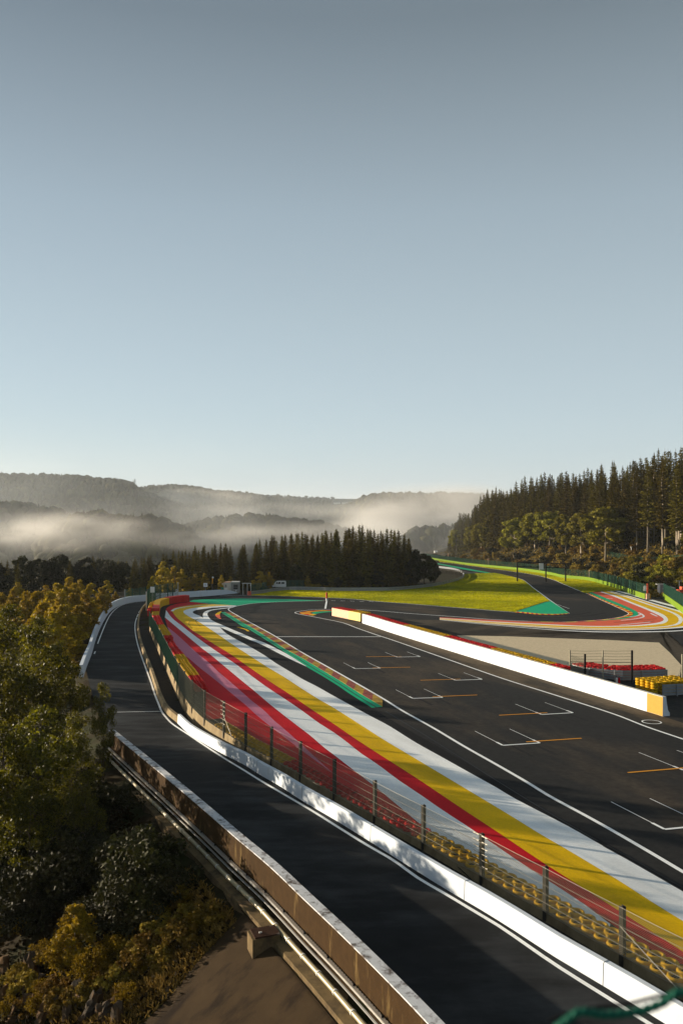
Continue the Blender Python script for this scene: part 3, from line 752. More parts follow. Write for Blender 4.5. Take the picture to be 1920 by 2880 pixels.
strip("dust_bounce_edge", WL2[8:], W([(960, 1742), (985, 1748), (1018, 1752.5), (1100, 1780), (1300, 1841.8), (1500, 1903.3), (1700, 1964.8), (1862, 2015), (1990, 2056)]), M['dust_bounce'], 0.003, 100)
strip("brown_runoff", k10, W([(2010, 1900), (1990, 1885), (1960, 1875), (1925, 1872), (1895, 1850), (1870, 1825), (1850, 1809), (1780, 1804), (1650, 1798), (1500, 1792), (1380, 1789), (1283, 1787), (1220, 1770), (1150, 1752), (1110, 1742)]), M['brown'], 0.003, 100)
# pit entry gravel bed
poly("gravel_bed", W([(1283, 1787.5), (1420, 1790), (1580, 1796), (1710, 1800.6), (1852, 1808), (1883.6, 1837.5), (1914, 1871), (1911, 1901), (1875, 1903), (1640, 1912), (1500, 1880), (1380, 1833), (1330, 1812)]), M['gravel'], 0.03)

# grass: inside of the far bend and the verge below the right-hand barrier
GR1 = W([(1400, 1718.4), (1346.4, 1713.8), (1250.8, 1706.4), (1155, 1698.4), (1059.4, 1691.4), (995.7, 1685.1), (900, 1680.2), (834, 1678.4), (773, 1675.9), (709, 1675)]) + offs(RAIL[:13], 0.05) + W([(1306, 1615), (1349, 1613.3), (1390, 1612.4), (1406.6, 1615.4), (1441, 1623.6), (1463, 1630), (1474, 1635.6), (1496.5, 1654.6), (1515.7, 1668.5), (1545, 1691.6), (1533, 1692.6), (1480, 1709.6), (1444, 1721)])
poly("grass_field", GR1, M['grass'], 0.025)
GR2 = W([(1646, 1668.6), (1621, 1658.2), (1577, 1639.2), (1561, 1632.2), (1522, 1620.7), (1476, 1612.2), (1430, 1605.9), (1361, 1596.3), (1300, 1587.9), (1236.7, 1580.4)]) + [RIGHTB[k] for k in range(1, 12)] + W([(1735, 1662), (1690, 1663), (1655, 1666.5)])
poly("grass_verge", GR2, M['grass'], 0.025)

# blades of the mown grass (nobody could count them)
def inside(P, x, y):
    c_ = np.zeros(len(x), bool); j = len(P) - 1
    for i in range(len(P)):
        xi, yi = P[i]; xj, yj = P[j]
        t = ((yi > y) != (yj > y)) & (x < (xj - xi) * (y - yi) / (yj - yi + 1e-12) + xi)
        c_ ^= t; j = i
    return c_
M['blade'] = mat("grass_blades", (0.52, 0.475, 0.002), .8, .25, .25, alt=(0.27, 0.29, 0.004), altscale=.05, altlo=.42, althi=.62, island=.25, transl=.4, spec=.2)
def blades(name, P, n, label, seed):
    r = np.random.default_rng(seed)
    A = np.array([(p.x, p.y) for p in P])
    lo, hi = A.min(0), A.max(0)
    v = r.random(n)
    x = r.uniform(lo[0], hi[0], n); y = lo[1] + (hi[1] - lo[1]) * v ** 1.35
    k = inside(A, x, y); x, y = x[k], y[k]; n = len(x)
    s = y / 200
    h = r.uniform(.06, .13, n) * np.clip(s, .7, 2.2); w = r.uniform(.10, .22, n) * np.clip(s, .7, 2.2)
    a = r.uniform(0, np.pi, n)
    c = np.stack([x, y, -SLOPE * y + .03 + h / 2], 1)
    U = np.stack([np.cos(a) * w, np.sin(a) * w, np.zeros(n)], 1)
    W_ = np.stack([r.normal(size=n) * .3 * h, r.normal(size=n) * .3 * h, h / 2], 1)
    V = np.stack([c - U - W_, c + U - W_, c + U * .7 + W_, c - U * .7 + W_], 1).reshape(-1, 3)
    setp(link(name, np_mesh(name, V, np.arange(n * 4).reshape(-1, 4), M['blade'])), label=label, cat="grass", kind="stuff")
blades("grass", GR1, 420000, "short sunlit grass of the field inside the far bend", 1)
blades("grass", GR2, 200000, "short sunlit grass of the verge below the lime barrier", 2)
# ---------------------------------------------------------------- walls and barriers
def wall(name, label, cat, P, prof, material, n=60, smoothp=True, group=None):
    Q = cr(P, n) if smoothp else [Vector(p) for p in P]
    t = thing(name, label, cat, Q[n // 2] if smoothp else Q[0], group=group)
    m = MB(); sweep(m, Q, prof)
    m.build("wall_body", material, t)
    return t, Q

# pit wall
PW = W([(1862, 2015), (1700, 1964.8), (1500, 1903.3), (1300, 1841.8), (1100, 1780), (1060, 1766.5), (1018, 1752.5)])
pwprof = [(0, 0), (0.02, 1.42), (0.30, 1.42), (0.36, 0.95), (0.46, 0.45), (0.62, 0.22), (0.62, 0)]
pit = thing("pit_wall", "long bright white concrete pit wall with a yellow end, dividing the grid from the gravel", "wall", PW[0])
PWc = cr(PW, 40)
m = MB(); sweep(m, PWc[1:], pwprof); m.build("wall_body", M['wall'], pit)
m = MB(); sweep(m, [PWc[0], PWc[1]], pwprof); 
m.build("end_body", M['wall'], pit)
m = MB()
a, b = PWc[0] - nrm(PWc, 0) * 0.004, PWc[1] - nrm(PWc, 0) * 0.004
m.quad(a + Vector((0, 0, .01)), b + Vector((0, 0, .01)), b + nrm(PWc, 0) * .02 + Vector((0, 0, 1.415)), a + nrm(PWc, 0) * .02 + Vector((0, 0, 1.415)))
m.build("yellow_panel", M['wallyellow'], pit)
for i in range(3, 40, 3):
    nn = nrm(PWc, i)
    m = MB(); m.tube([PWc[i] - nn * .004 + Vector((0, 0, .02)), PWc[i] + nn * .016 + Vector((0, 0, 1.42))], .012, 4); m.build("joint", M['lgrey'], pit)
m = MB(); sweep(m, PWc, [(0.0, 1.423), (0.0, 1.455), (0.31, 1.455), (0.31, 1.423)]); m.build("coping", M['lgrey'], pit)

# low barrier of the service road: white painted front run, bare concrete behind
LB = cr(LOWB, 160)
cut = min(range(160), key=lambda i: (LB[i] - road(497.7, 2032.5)).length)
lowb = thing("low_barrier", "low wall along the inside of the service road, white in front and bare concrete behind", "barrier", LB[60])
lprof = [(0, 0), (0.03, 0.66), (0.06, 0.70), (0.24, 0.70), (0.26, 0)]
m = MB(); sweep(m, LB[:cut + 1], lprof); m.build("white_section", M['wall'], lowb)
m = MB(); sweep(m, LB[cut:], [(0.0, 0), (0.05, 0.50), (0.30, 0.50), (0.30, 0)]); m.build("concrete_section", M['concrete'], lowb)
for i in range(3, cut, 7):
    nn = nrm(LB, i)
    q = [LB[i] - nn * .004, LB[i] + nn * .026 + Vector((0, 0, .66)), LB[i] + nn * .056 + Vector((0, 0, .704)), LB[i] + nn * .24 + Vector((0, 0, .704))]
    m = MB(); m.tube(q, .009, 4); m.build("joint", M['grey'], lowb)
# outer curved white barrier
LBA = cr(LEFTB, 80)
outb = thing("curved_barrier", "curved white concrete barrier on the outside of the service road bend", "barrier", LBA[40])
m = MB(); sweep(m, LBA[:-6], [(0, 0), (-0.06, 1.28), (-0.40, 1.28), (-0.44, 0)]); m.build("wall_body", M['wall'], outb)
m = MB()
Pe = LBA[-7:]
kk = len(Pe)
vs, fs = [], []
for i, p in enumerate(Pe):
    hh = 1.28 * (1 - (i / (kk - 1)) ** 2 * 0.98)
    nn = nrm(Pe, i)
    for o, z in ((0, 0), (-0.06, hh), (-0.40, hh), (-0.44, 0)): vs.append(p + nn * o + Vector((0, 0, z)))
for i in range(kk - 1):
    for j in range(4):
        fs.append((i * 4 + j, i * 4 + (j + 1) % 4, i * 4 + 4 + (j + 1) % 4, i * 4 + 4 + j))
m.add(vs, fs); m.build("sloping_end", M['wall'], outb)

# parapet wall between the road and the drop
PP = cr(PARAPET, 80)
para = thing("parapet_wall", "tall stained brown retaining wall with worn white top beside the dark road", "wall", PP[20])
m = MB(); sweep(m, PP, [(-0.02, 1.0), (-0.05, -3.2), (-0.42, -3.2), (-0.36, 1.0)]); m.build("wall_body", M['parapet'], para)
m = MB(); sweep(m, PP, [(0.0, 1.003), (0.0, 1.05), (-0.38, 1.05), (-0.38, 1.003)]); m.build("coping", M['coping'], para)
# footing ledge, pipes and cable tray along its outer foot
foot = thing("footing_ledge", "low concrete ledge running along the outer foot of the retaining wall", "ledge", PP[20])
m = MB(); sweep(m, PP[:62], [(-0.425, -0.55), (-0.425, -2.6), (-1.25, -2.6), (-1.15, -0.62)]); m.build("ledge_body", M['ledge'], foot)
tray = thing("cable_tray", "shiny perforated metal cable tray fixed low on the stained wall", "cable tray", PP[20])
m = MB(); sweep(m, PP, [(-0.425, -0.02), (-0.425, -0.11), (-0.56, -0.11), (-0.56, -0.02)]); m.build("tray_body", M['tray'], tray)
for i in range(2, 70, 3):
    p = PP[i] + nrm(PP, i) * -0.47
    m = MB(); m.box(p + Vector((0, 0, 0.01)), (0.06, 0.06, 0.07)); m.build("bracket", M['black'], tray)
m = MB(); Q = offs(PP, -0.44, -0.0165)
for i in range(0, 79):
    for k in range(4):
        p = Q[i].lerp(Q[i + 1], k / 4)
        m.box(p + Vector((0, 0, 0.006)), (0.03, 0.03, 0.012))
m.build("slots", M['black'], tray, kind="stuff")
for k, (o, z) in enumerate(((-0.60, -0.26), (-0.50, -0.32))):
    ca = thing("cable", ["thin dark cable just above the thick beige pipe", "thin dark cable tucked under the metal tray against the wall"][k], "cable", PP[20])
    m = MB(); m.tube(offs(PP, o, z), 0.025, 6); m.build("cable_run", M['grey'], ca)
pipe = thing("drain_pipe", "thick beige pipe with pale collars along the foot of the stained wall", "pipe", PP[20])
Q = offs(PP, -0.78, -0.46)
m = MB(); m.tube(Q, 0.085, 10); m.build("pipe_run", M['pvc'], pipe, smooth=True)
for i in range(1, 78, 2):
    m = MB(); m.tube([Q[i], Q[i].lerp(Q[i + 1], 0.12)], 0.098, 10); m.build("collar", M['lgrey'], pipe)
wl_c = thing("cable_bundle", "dark cable bundle with clips lying along the walkway below the debris fence", "cable", FENCE[4])
Q = [p + Vector((0, 0, -delta(p.y) + 0.10)) for p in cr(FENCE[:13], 70)]
m = MB(); m.tube(offs(Q, -0.62), 0.045, 6); m.build("cable_run", M['black'], wl_c)
m = MB(); m.tube(offs(Q, -0.50), 0.035, 6); m.build("cable_run", M['black'], wl_c)
for i in range(1, 69, 2):
    p = offs(Q, -0.57)[i]
    m = MB(); m.box(p + Vector((0, 0, 0.045)), (0.05, 0.16, 0.05), 0.5); m.build("clip", M['steel'], wl_c)

# retaining wall under the debris fence
FW = cr(FENCE, 110)
fw = thing("fence_wall", "sunlit yellowish concrete wall carrying the debris fence above the walkway", "wall", FW[60])
vs, fs = [], []
m = MB()
for i, p in enumerate(FW):
    nn = nrm(FW, i)
    d = delta(p.y)
    for o, z in ((-0.02, 0.08), (-0.12, -d - 0.05), (0.20, -d - 0.05), (0.20, 0.08)): vs.append(p + nn * o + Vector((0, 0, z)))
for i in range(len(FW) - 1):
    for j in range(4): fs.append((i * 4 + j, i * 4 + (j + 1) % 4, i * 4 + 4 + (j + 1) % 4, i * 4 + 4 + j))
m.add(vs, fs); m.build("wall_body", M['concrete'], fw)

# ---------------------------------------------------------------- debris fence beside the painted run-off
def chain(m, a, b, h0, h1, pitch, w):
    """chain-link panel between posts a and b, from h0 to h1"""
    d = b - a; L = math.hypot(d.x, d.y)
    nn = Vector((d.y, -d.x, 0)).normalized()
    u = Vector((d.x, d.y, 0)) / L
    H = h1 - h0
    def P(s, h): return a + d * (s / L) + Vector((0, 0, h0 + h))
    k = -H
    def seg(p, q):
        t = (q - p).normalized()
        s = t.cross(nn).normalized() * w
        m.add([p - s, p + s, q + s, q - s], [(0, 1, 2, 3)])
        m.add([p - nn * w, p + nn * w, q + nn * w, q - nn * w], [(0, 1, 2, 3)])
    while k < L:
        s0, s1 = max(k, 0), min(k + H, L)
        if s1 > s0:
            seg(P(s0, s0 - k), P(s1, s1 - k))
            seg(P(s0, H - (s0 - k)), P(s1, H - (s1 - k)))
        k += pitch
fence = thing("debris_fence", "debris fence of dark posts, wires and chain link between service road and painted run-off", "fence", FENCE[6])
for i, (p, h) in enumerate(POSTS):
    nn = nrm(FENCE, i); rz = math.atan2(nn.y, nn.x)
    w = 0.17 if i < 13 else 0.20
    m = MB()
    lo = -delta(p.y) * (0.9 if i < 9 else 0.35)
    # I-section post, one flange to the road
    mid = (h + lo) / 2
    m.box(p + nn * -0.09 + Vector((0, 0, mid)), (0.016, w, h - lo), rz)
    m.box(p + nn * 0.03 + Vector((0, 0, mid)), (0.016, w, h - lo), rz)
    m.box(p + nn * -0.03 + Vector((0, 0, mid)), (0.104, 0.02, h - lo), rz)
    m.build("post", M['post'], fence)
    if i in (3, 10):
        for z in np.linspace(h * .96, h * .3, 6):
            q = p + nn * -0.10 + Vector((0, 0, float(z)))
            t = (FENCE[i + 1] - FENCE[i]).normalized()
            for s in (-1, 1):
                m = MB(); m.tube([q + t * s * 0.10, q + t * s * 0.26, q + t * s * 0.28, q + t * s * 0.30, q + t * s * 0.44], [0.02, 0.016, 0.006, 0.016, 0.02], 6)
                m.build("turnbuckle", M['wire'], fence)
for i in range(len(POSTS) - 1):
    (a, ha), (b, hb) = POSTS[i], POSTS[i + 1]
    h = min(ha, hb)
    for k in range(6):
        z = 0.14 + (h - 0.18) * k / 5
        za, zb = 0.14 + (ha - 0.18) * k / 5, 0.14 + (hb - 0.18) * k / 5
        nn = nrm(FENCE, i)
        qa, qb = a + nn * -0.10 + Vector((0, 0, za)), b + nn * -0.10 + Vector((0, 0, zb))
        mid = qa.lerp(qb, .5) - Vector((0, 0, 0.012 + 0.03 * (k == 0)))
        m = MB(); m.tube([qa, mid, qb], 0.009, 4); m.build("wire", M['wire'], fence)
    m = MB()
    pitch = 0.07 if i < 8 else (0.10 if i < 14 else 0.20)
    nn = nrm(FENCE, i)
    chain(m, a + nn * -0.115, b + nn * -0.115, 0.12, h - 0.03, pitch, 0.0040 if i < 8 else (0.005 if i < 14 else 0.006))
    m.build("chain_link_panel", M['mesh'] if i < 14 else M['gmesh'], fence, kind="stuff")
for i, s in ((1, 1), (10, -1)):
    p, h = POSTS[i]
    nn = nrm(FENCE, i); t = (FENCE[i] - FENCE[i - 1]).normalized()
    m = MB(); m.tube([p + nn * -.12 + Vector((0, 0, h * .62)), p + nn * -.2 - t * 2.2 + Vector((0, 0, 0.1))], 0.014, 5)
    m.build("stay_rope", M['wire'], fence)

# tall green fence at the head of the bend, one post each
gf = thing("green_fence", "tall green mesh fence curving round the head of the bend above the tyre wall", "fence", at(430, 1705))
gp = [(412, 1717, 1664), (417.5, 1712, 1657), (424, 1706, 1651), (437, 1699, 1646), (451, 1695, 1644), (472.5, 1691, 1641), (486, 1688.5, 1639.5), (501, 1686.5, 1638)]
GP = []
for x, yb, yt in gp:
    p = at(x, yb); GP.append((p, (yb - yt) * p.y / FOC))
for i, (p, h) in enumerate(GP):
    m = MB(); m.box(p + Vector((0, 0, h / 2)), (0.16, 0.16, h)); m.build("post", M['lgrey'] if i in (0, 7) else M['gpost'], gf)
for i in range(7):
    (a, ha), (b, hb) = GP[i], GP[i + 1]
    m = MB(); chain(m, a, b, 0.3, min(ha, hb), 0.14, 0.007); m.build("mesh_panel", M['gmesh'], gf, kind="stuff")
    for k in range(5):
        m = MB(); m.tube([a + Vector((0, 0, ha * (.2 + .19 * k))), b + Vector((0, 0, hb * (.2 + .19 * k)))], 0.02, 4); m.build("wire", M['gpost'], gf)
def board(name, label, cat, px, yb, w, h, material, up_, post=True, pm='steel'):
    p = at(px, yb)
    t = thing(name, label, cat, p)
    s = p.y / FOC
    if post:
        m = MB(); m.box(p + Vector((0, 0.06, up_ / 2)), (0.08, 0.08, up_)); m.build("post", M[pm], t)
    m = MB(); m.box(p + Vector((0, 0, up_ + h * s / 2)), (w * s, 0.08, h * s)); m.build("board", material, t)
    return t, p, s
board("marshal_box", "white box hung on the tall fence post at the start of the bend", "box", 429, 1711, 12, 16, M['boardw'], 3.0)
t, p, s = board("small_sign", "small white sign with a red mark on the pole beside the green fence", "sign", 498, 1680, 6.5, 9, M['boardw'], 1.15)
m = MB(); m.box(p + Vector((0, -0.06, 1.15 + 5 * s)), (1.8 * s, 0.03, 3.4 * s)); m.build("red_mark", M['red'], t)
t, p, s = board("white_sign", "white sign board on a post beyond the white barrier, left of the pole", "sign", 578, 1669, 11, 10.5, M['boardw'], 1.6)
for k in (0.35, 0.62):
    m = MB(); m.box(p + Vector((0, -0.05, 1.6 + 10.5 * s * k)), (6 * s, 0.02, 0.9 * s)); m.build("print", M['grey'], t)
p = at(597, 1667); s = p.y / FOC
t = thing("camera_pole", "dark pole with a yellow upper half and a camera on top", "pole", p)
m = MB(); m.tube([p, p + Vector((0, 0, 26 * s))], 0.12, 8); m.build("pole", M['post'], t)
m = MB(); m.tube([p + Vector((0, 0, 26 * s)), p + Vector((0.1, 0, 41 * s))], 0.13, 8); m.build("upper_pole", M['orange'], t)
m = MB(); m.box(p + Vector((0.15, 0, 43 * s)), (4 * s, 3 * s, 4 * s)); m.build("camera_head", M['boardw'], t)

# ---------------------------------------------------------------- tyre walls
class TyreMB(MB):
    """painted carcass (slot 0) with a dark well (slot 1)"""
    def mesh(s, name, mat, smooth=False):
        me = MB.mesh(s, name, mat, smooth)
        me.materials.append(M['rubber_k'])
        me.polygons.foreach_set("material_index", [1 if i >= s.n0 else 0 for i in range(len(me.polygons))])
        return me
def tyre_mesh(n, R=0.29, h=0.2, seg=16):
    m = TyreMB()
    for k in range(n): m.torus((0, 0, h * (k + .5)), R - 0.068, 0.068, h * .5, seg, 8)
    m.n0 = len(m.f)
    m.tube([(0, 0, 0.02), (0, 0, h * n - .09)], R - .085, 10)
    return m
TM = {}
for c_, k_ in (('r', 'rubber_r'), ('y', 'rubber_y'), ('k', 'rubber_k')):
    for n_ in (1, 2, 4, 5):
        TM[c_, n_] = tyre_mesh(n_, seg=18 if n_ < 3 else 14).mesh("tyre", M[k_], True)
def tyre_row(t, P, o, cols, n, jit=0.03, sc=1.0, step=0.58, name="tyre"):
    L = plen(P); k = int(L / step)
    Q = cr(P, k + 1)
    for i in range(k + 1):
        c_ = cols(Q[i], i / k)
        if not c_: continue
        q = Q[i] + nrm(Q, i) * o + Vector((random.uniform(-jit, jit), random.uniform(-jit, jit), 0.01)) - t.location
        o_ = link(name if n == 1 else 'tyre_stack', TM[c_, n], t, q, random.uniform(0, 6), sc)
        o_.rotation_euler = (random.uniform(-.05, .05), random.uniform(-.05, .05), o_.rotation_euler.z)
bounds = [(37.3, 'y'), (49.5, 'r'), (71, 'y'), (80, 'r'), (95, 'y'), (110, 'r'), (123, 'y'), (139, 'r')]
def leftcol(p, u):
    # colours change along the fence
    y = p.y
    if y < 37.3: return 'y'
    if y < 49.5: return 'r'
    if y < 71: return 'y'
    if y < 80: return 'r'
    if y < 95: return 'y'
    if y < 110: return 'r'
    if y < 123.5: return 'y'
    if y < 139: return 'r'
    if y < 153: return 'y'
    if y < 163: return 'r'
    return 'y'
tw = thing("tyre_wall", "long row of red and yellow tyres bolted along the inside of the debris fence", "tyre wall", FENCE[6])
near = [p for p in cr(FENCE, 200) if p.y < 60]
tyre_row(tw, near, 0.80, leftcol, 1, 0.03)
tyre_row(tw, near, 0.30, leftcol, 1, 0.04, 0.9)
far = [p for p in cr(TIN[::-1], 160) if p.y > 60]
fa = [p for p in far if p.y < 158]
midl = near[-1:] + far[:1]
f1, f2 = [p for p in fa if p.y < 108], [p for p in fa if p.y >= 108]
for o in (-0.32, -0.90):
    tyre_row(tw, f1, o, leftcol, 2, 0.03)
    tyre_row(tw, f2, o, leftcol, 4, 0.03)
# belts of coloured conveyor rubber on the far end
tw2 = thing("belted_tyre_wall", "tyre wall faced with yellow belting and red ends at the head of the bend", "tyre wall", TIN[2])
BL = cr(TIN, 120)[:40]
def belt(P, h, key, nm="belt"):
    m = MB(); sweep(m, P, [(-0.02, 0.02), (0.02, h), (1.15, h + .06), (1.2, 0.02)]); m.build(nm, M[key], tw2)
belt(BL[0:10], 1.35, 'belt_r'); belt(BL[9:29], 1.3, 'belt_y'); belt(BL[28:38], 1.3, 'belt_r')
for i in (2, 5, 8): 
    m = MB(); m.tube([BL[i] + nrm(BL, i) * -0.03 + Vector((0, 0, .05)), BL[i] + nrm(BL, i) * -.01 + Vector((0, 0, 1.35))], 0.035, 5); m.build("strap", M['rubber_r'], tw2)
tyre_row(tw2, BL[2:38], 1.7, lambda p, u: 'r' if u < .25 or u > .8 else 'y', 5, 0.03)

# tyres behind the pit wall and the belted nose of the island
tp = thing("pit_tyre_row", "row of red and yellow tyres stacked behind the white pit wall", "tyre wall", PWc[20])
def pcol(p, u):
    x = CX + p.x / p.y * FOC
    return 'r' if x < 1118 else 'y' if x < 1232 else 'r' if x < 1362 else 'y' if x < 1524 else 'r'
PT = cr(PW, 100)
PT = [p for p in PT if p.y > 77.5]
m_ = 0
for o in (0.98, 1.58):
    tyre_row(tp, PT, o, pcol, 5, 0.03, (1, 1, 1.40))
nose = thing("island_tyre_nose", "low tyre block with salmon and cream belting, sun glare in its colour, at the nose of the island", "tyre wall", at(980, 1745))
NB = W([(1013, 1748.5), (979, 1741.5), (933, 1732)])
m = MB(); sweep(m, [NB[1], NB[2]], [(0, 0.02), (0, 1.36), (0.08, 1.36), (0.08, 0.02)]); m.build("salmon_belt", M['belt_w'], nose)  # belt colours pale as overexposed sunlit red and yellow tyres
m = MB(); sweep(m, [NB[0], NB[1]], [(0, 0.02), (0, 1.36), (0.08, 1.36), (0.08, 0.02)]); m.build("cream_belt", M['belt_c'], nose)
for o in (0.42, 1.02, 1.62):
    tyre_row(nose, NB, o, lambda p, u: 'y' if u < .42 else 'r', 5, 0.03, (1, 1, 1.42))

# red tyre wall with guard rail behind, in the pit entry
def armco(t, P, h0, h1, n, material, pw=2.0, name="rail"):
    Q = cr(P, max(8, int(plen(P) / 2)))
    hh = (h1 - h0) / n
    for k in range(n):
        z = h0 + hh * k
        m = MB(); sweep(m, Q, [(0, z + .02), (-.05, z + hh * .25), (0, z + hh * .5), (-.05, z + hh * .75), (0, z + hh * .95), (.03, z + hh * .95), (.03, z + .02)])
        m.build(name, material, t)
    L = plen(P); k = max(2, int(L / pw)); R = cr(P, k + 1)
    for i in range(k + 1):
        m = MB(); m.box(R[i] + nrm(R, i) * 0.10 + Vector((0, 0, h1 / 2 - .02)), (0.1, 0.1, h1 + .04)); m.build("post", M['steel'], t)
AR = W([(1872, 1912), (1790, 1915), (1740, 1915), (1700, 1911), (1640, 1905), (1605, 1896)])
rt = thing("red_tyre_wall", "red tyre wall behind a grey guard rail on the edge of the gravel", "tyre wall", AR[1])
for o in (0.45, 1.05, 1.65, 2.25):
    tyre_row(rt, AR, o, lambda p, u: 'r', 5, 0.05, (1, 1, 1.02))
ar = thing("pit_guard_rail", "grey three-beam guard rail in front of the red tyres", "guard rail", AR[1])
armco(ar, AR[::-1], 0.05, 0.98, 4, M['steel'], 2.2)
YR = W([(1935, 1950), (1895, 1953), (1862, 1956)])
yt = thing("yellow_tyre_wall", "block of yellow tyre stacks beside the end of the white pit wall", "tyre wall", YR[2])
for o in (0.1, 0.72, 1.34, 1.96):
    tyre_row(yt, [YR[0], YR[1] if o > .5 else YR[1], W([(1838 if o > .5 else 1842, 1957)])[0]], o, lambda p, u: 'y', 5, 0.04, (1.1, 1.1, 1.15), 0.64)
ya = thing("short_guard_rail", "short grey guard rail leaning on the yellow tyre stacks", "guard rail", YR[1])
armco(ya, W([(1861, 1959), (1900, 1957), (1940, 1955)]), 0.05, 1.0, 4, M['steel'], 1.6)

# wire fence standing in the pit entry
pf = thing("pit_fence", "open wire fence of four posts standing behind the white pit wall", "fence", at(1776, 1919))
pd = [(1602, 1900, 1829, 'posttan'), (1644, 1913, 1839, 'black'), (1694, 1916, 1829, 'posttan'), (1776, 1920, 1829, 'black')]
PD = []
for x, yb, yt_, mt in pd:
    p = at(x, yb); h = (yb - yt_) * p.y / FOC
    PD.append((p, h))
    m = MB(); m.box(p + Vector((0, 0, h / 2)), (0.16 if mt == 'black' else .1, 0.12, h)); m.build("post", M[mt], pf)
for i, (pa, pb) in enumerate(((0, 2), (2, 3))):
    (a, ha), (b, hb) = PD[pa], PD[pb]
    for k in range(7):
        za, zb = ha - 0.05 - k * .26, hb - 0.05 - k * .26
        m = MB(); m.tube([a + Vector((0, 0, za)), a.lerp(b, .5) + Vector((0, 0, (za + zb) / 2 - .03)), b + Vector((0, 0, zb))], 0.03 if k == 4 else 0.012, 4); m.build("wire", M['post'], pf)
m = MB(); chain(m, PD[0][0], PD[1][0], 0.5, 2.0, 0.10, 0.006); m.build("mesh_panel", M['mesh'], pf, kind="stuff")
p = at(1917.5, 1932); h = 92 * p.y / FOC
ep = thing("end_post", "pale post with thin guy wires at the right edge above the yellow tyres", "post", p)
m = MB(); m.box(p + Vector((0, 0, h / 2)), (0.12, 0.12, h)); m.build("post", M['posttan'], ep)
for dx, z in ((-1.6, .55), (-1.25, .75)):
    m = MB(); m.tube([p + Vector((0, 0, h * z)), p + Vector((dx, -1.2, 0.0))], 0.015, 4); m.build("guy_wire", M['wire'], ep)
for k, (x, lab) in enumerate(((1733, "small white gas bottle standing in the pit entry beside a red one"), (1739.5, "small red bottle standing beside the white one in the pit entry"))):
    p = at(x, 1921)
    t = thing("gas_bottle", lab, "bottle", p)
    m = MB(); m.tube([p, p + Vector((0, 0, .42)), p + Vector((0, 0, .5))], [.1, .1, .04], 8); m.build("cylinder_body", M['boardw' if k == 0 else 'red'], t)
    m = MB(); m.tube([p + Vector((0, 0, .5)), p + Vector((0, 0, .6))], .03, 6); m.build("valve", M['black'], t)

# ---------------------------------------------------------------- right-hand lime barrier with green fence
def lime(P, label, label2, hts, step, t0=None):
    Q = cr(P, max(12, int(plen(P) / 3)))
    t = thing("lime_barrier", label, "barrier", Q[len(Q) // 2], group="lime green barriers")
    m = MB(); sweep(m, Q, [(0, 0), (0.05, 1.15), (0.4, 1.15), (0.4, 0)]); m.build("wall_body", M['gwall'], t)
    f = thing("trackside_fence", label2, "fence", Q[len(Q) // 2], group="green fences on the lime barriers")
    k = max(2, int(plen(Q) / step)); R = cr(Q, k + 1)
    for i in range(k + 1):
        b = R[i] + nrm(R, i) * 0.2
        m = MB(); m.box(b + Vector((0, 0, 1.15 + hts / 2)), (0.12, 0.12, hts)); m.build("post", M['gpost'], f)
        if i < k:
            c_ = R[i + 1] + nrm(R, i + 1) * 0.2
            m = MB(); chain(m, b, c_, 1.17, 1.15 + hts, 0.24, 0.015); m.build("mesh_panel", M['gmesh'], f, kind="stuff")
    return Q
QR = lime(RIGHTB, "long lime green barrier along the far right edge of the track", "long green mesh fence on top of the far lime barrier", 2.1, 5.0)
QR2 = lime([RIGHTB2[k] for k in range(4)], "short lime green barrier at the right edge beyond the service gap", "short green mesh fence on the lime barrier at the right edge", 2.2, 2.5)
m = MB(); e = QR[-1]; m.box(e + Vector((0.2, -0.1, 0.6)), (0.75, 0.5, 1.2)); 
t = thing("barrier_end", "salmon painted end block closing the long lime barrier", "barrier", e)
m.build("end_block", M['belt_w'], t)
m = MB(); m.box(e + Vector((0.2, 0.05, 2.3)), (0.28, 0.2, 2.15)); m.build("end_post", M['salmon'], t)
m = MB(); m.box(e + Vector((-0.35, -0.02, 2.35)), (0.55, 0.06, 1.1)); m.build("white_panel", M['boardw'], t)
for k, (x, yb) in enumerate(((1259.5, 1580), (1372, 1595.8), (1656, 1633.4))):
    p = at(x, yb) + Vector((0.1, 0.1, 0)); hh = (18 if k < 2 else 20) * p.y / FOC
    t = thing("salmon_marker", ["narrow salmon panel on the lime barrier at the far end", "narrow salmon panel on the lime barrier in the middle distance", "narrow salmon panel on the lime barrier nearest the far corner"][k], "panel", p, group="salmon panels on the long barrier")
    m = MB(); m.box(p + Vector((0, 0, 1.1 + hh / 2)), (3.4 * p.y / FOC, 0.3, hh)); m.build("panel_body", M['belt_w'], t)

poly("service_pad", [at(1818, 1684.5), at(1822, 1668), at(1846, 1666), at(1872, 1667), at(1880, 1676), at(1868, 1683)], M['brown'], 0.012)
# portable cabin and mast behind the gap
p = at(1854, 1669.5); s = p.y / FOC
t = thing("electric_cabinet", "grey cabin with a white side and a ring emblem behind the service gap", "cabinet", p)
m = MB(); m.box(p + Vector((7 * s, 0, 13 * s)), (17 * s, 12 * s, 26 * s)); m.build("cabinet_body", M['grey'], t)
m = MB(); m.box(p + Vector((-5 * s, -6.2 * s, 13 * s)), (7 * s, .3 * s, 25 * s)); m.build("white_side", M['boardw'], t)
m = MB(); m.torus((0, 0, 0), 1.6 * s, .45 * s, .1, 16, 5)
m.v = [(x, z, y) for x, y, z in m.v]; m.v = [(x + p.x + 7.5 * s, y + p.y - 6.2 * s, z + p.z + 14.5 * s) for x, y, z in m.v]
m.build("ring_emblem", M['boardw'], t)
m = MB(); m.box(p + Vector((3 * s, 0, 26.6 * s)), (26 * s, 13 * s, 1.2 * s)); m.build("roof", M['lgrey'], t)
p = at(1909, 1668); s = p.y / FOC
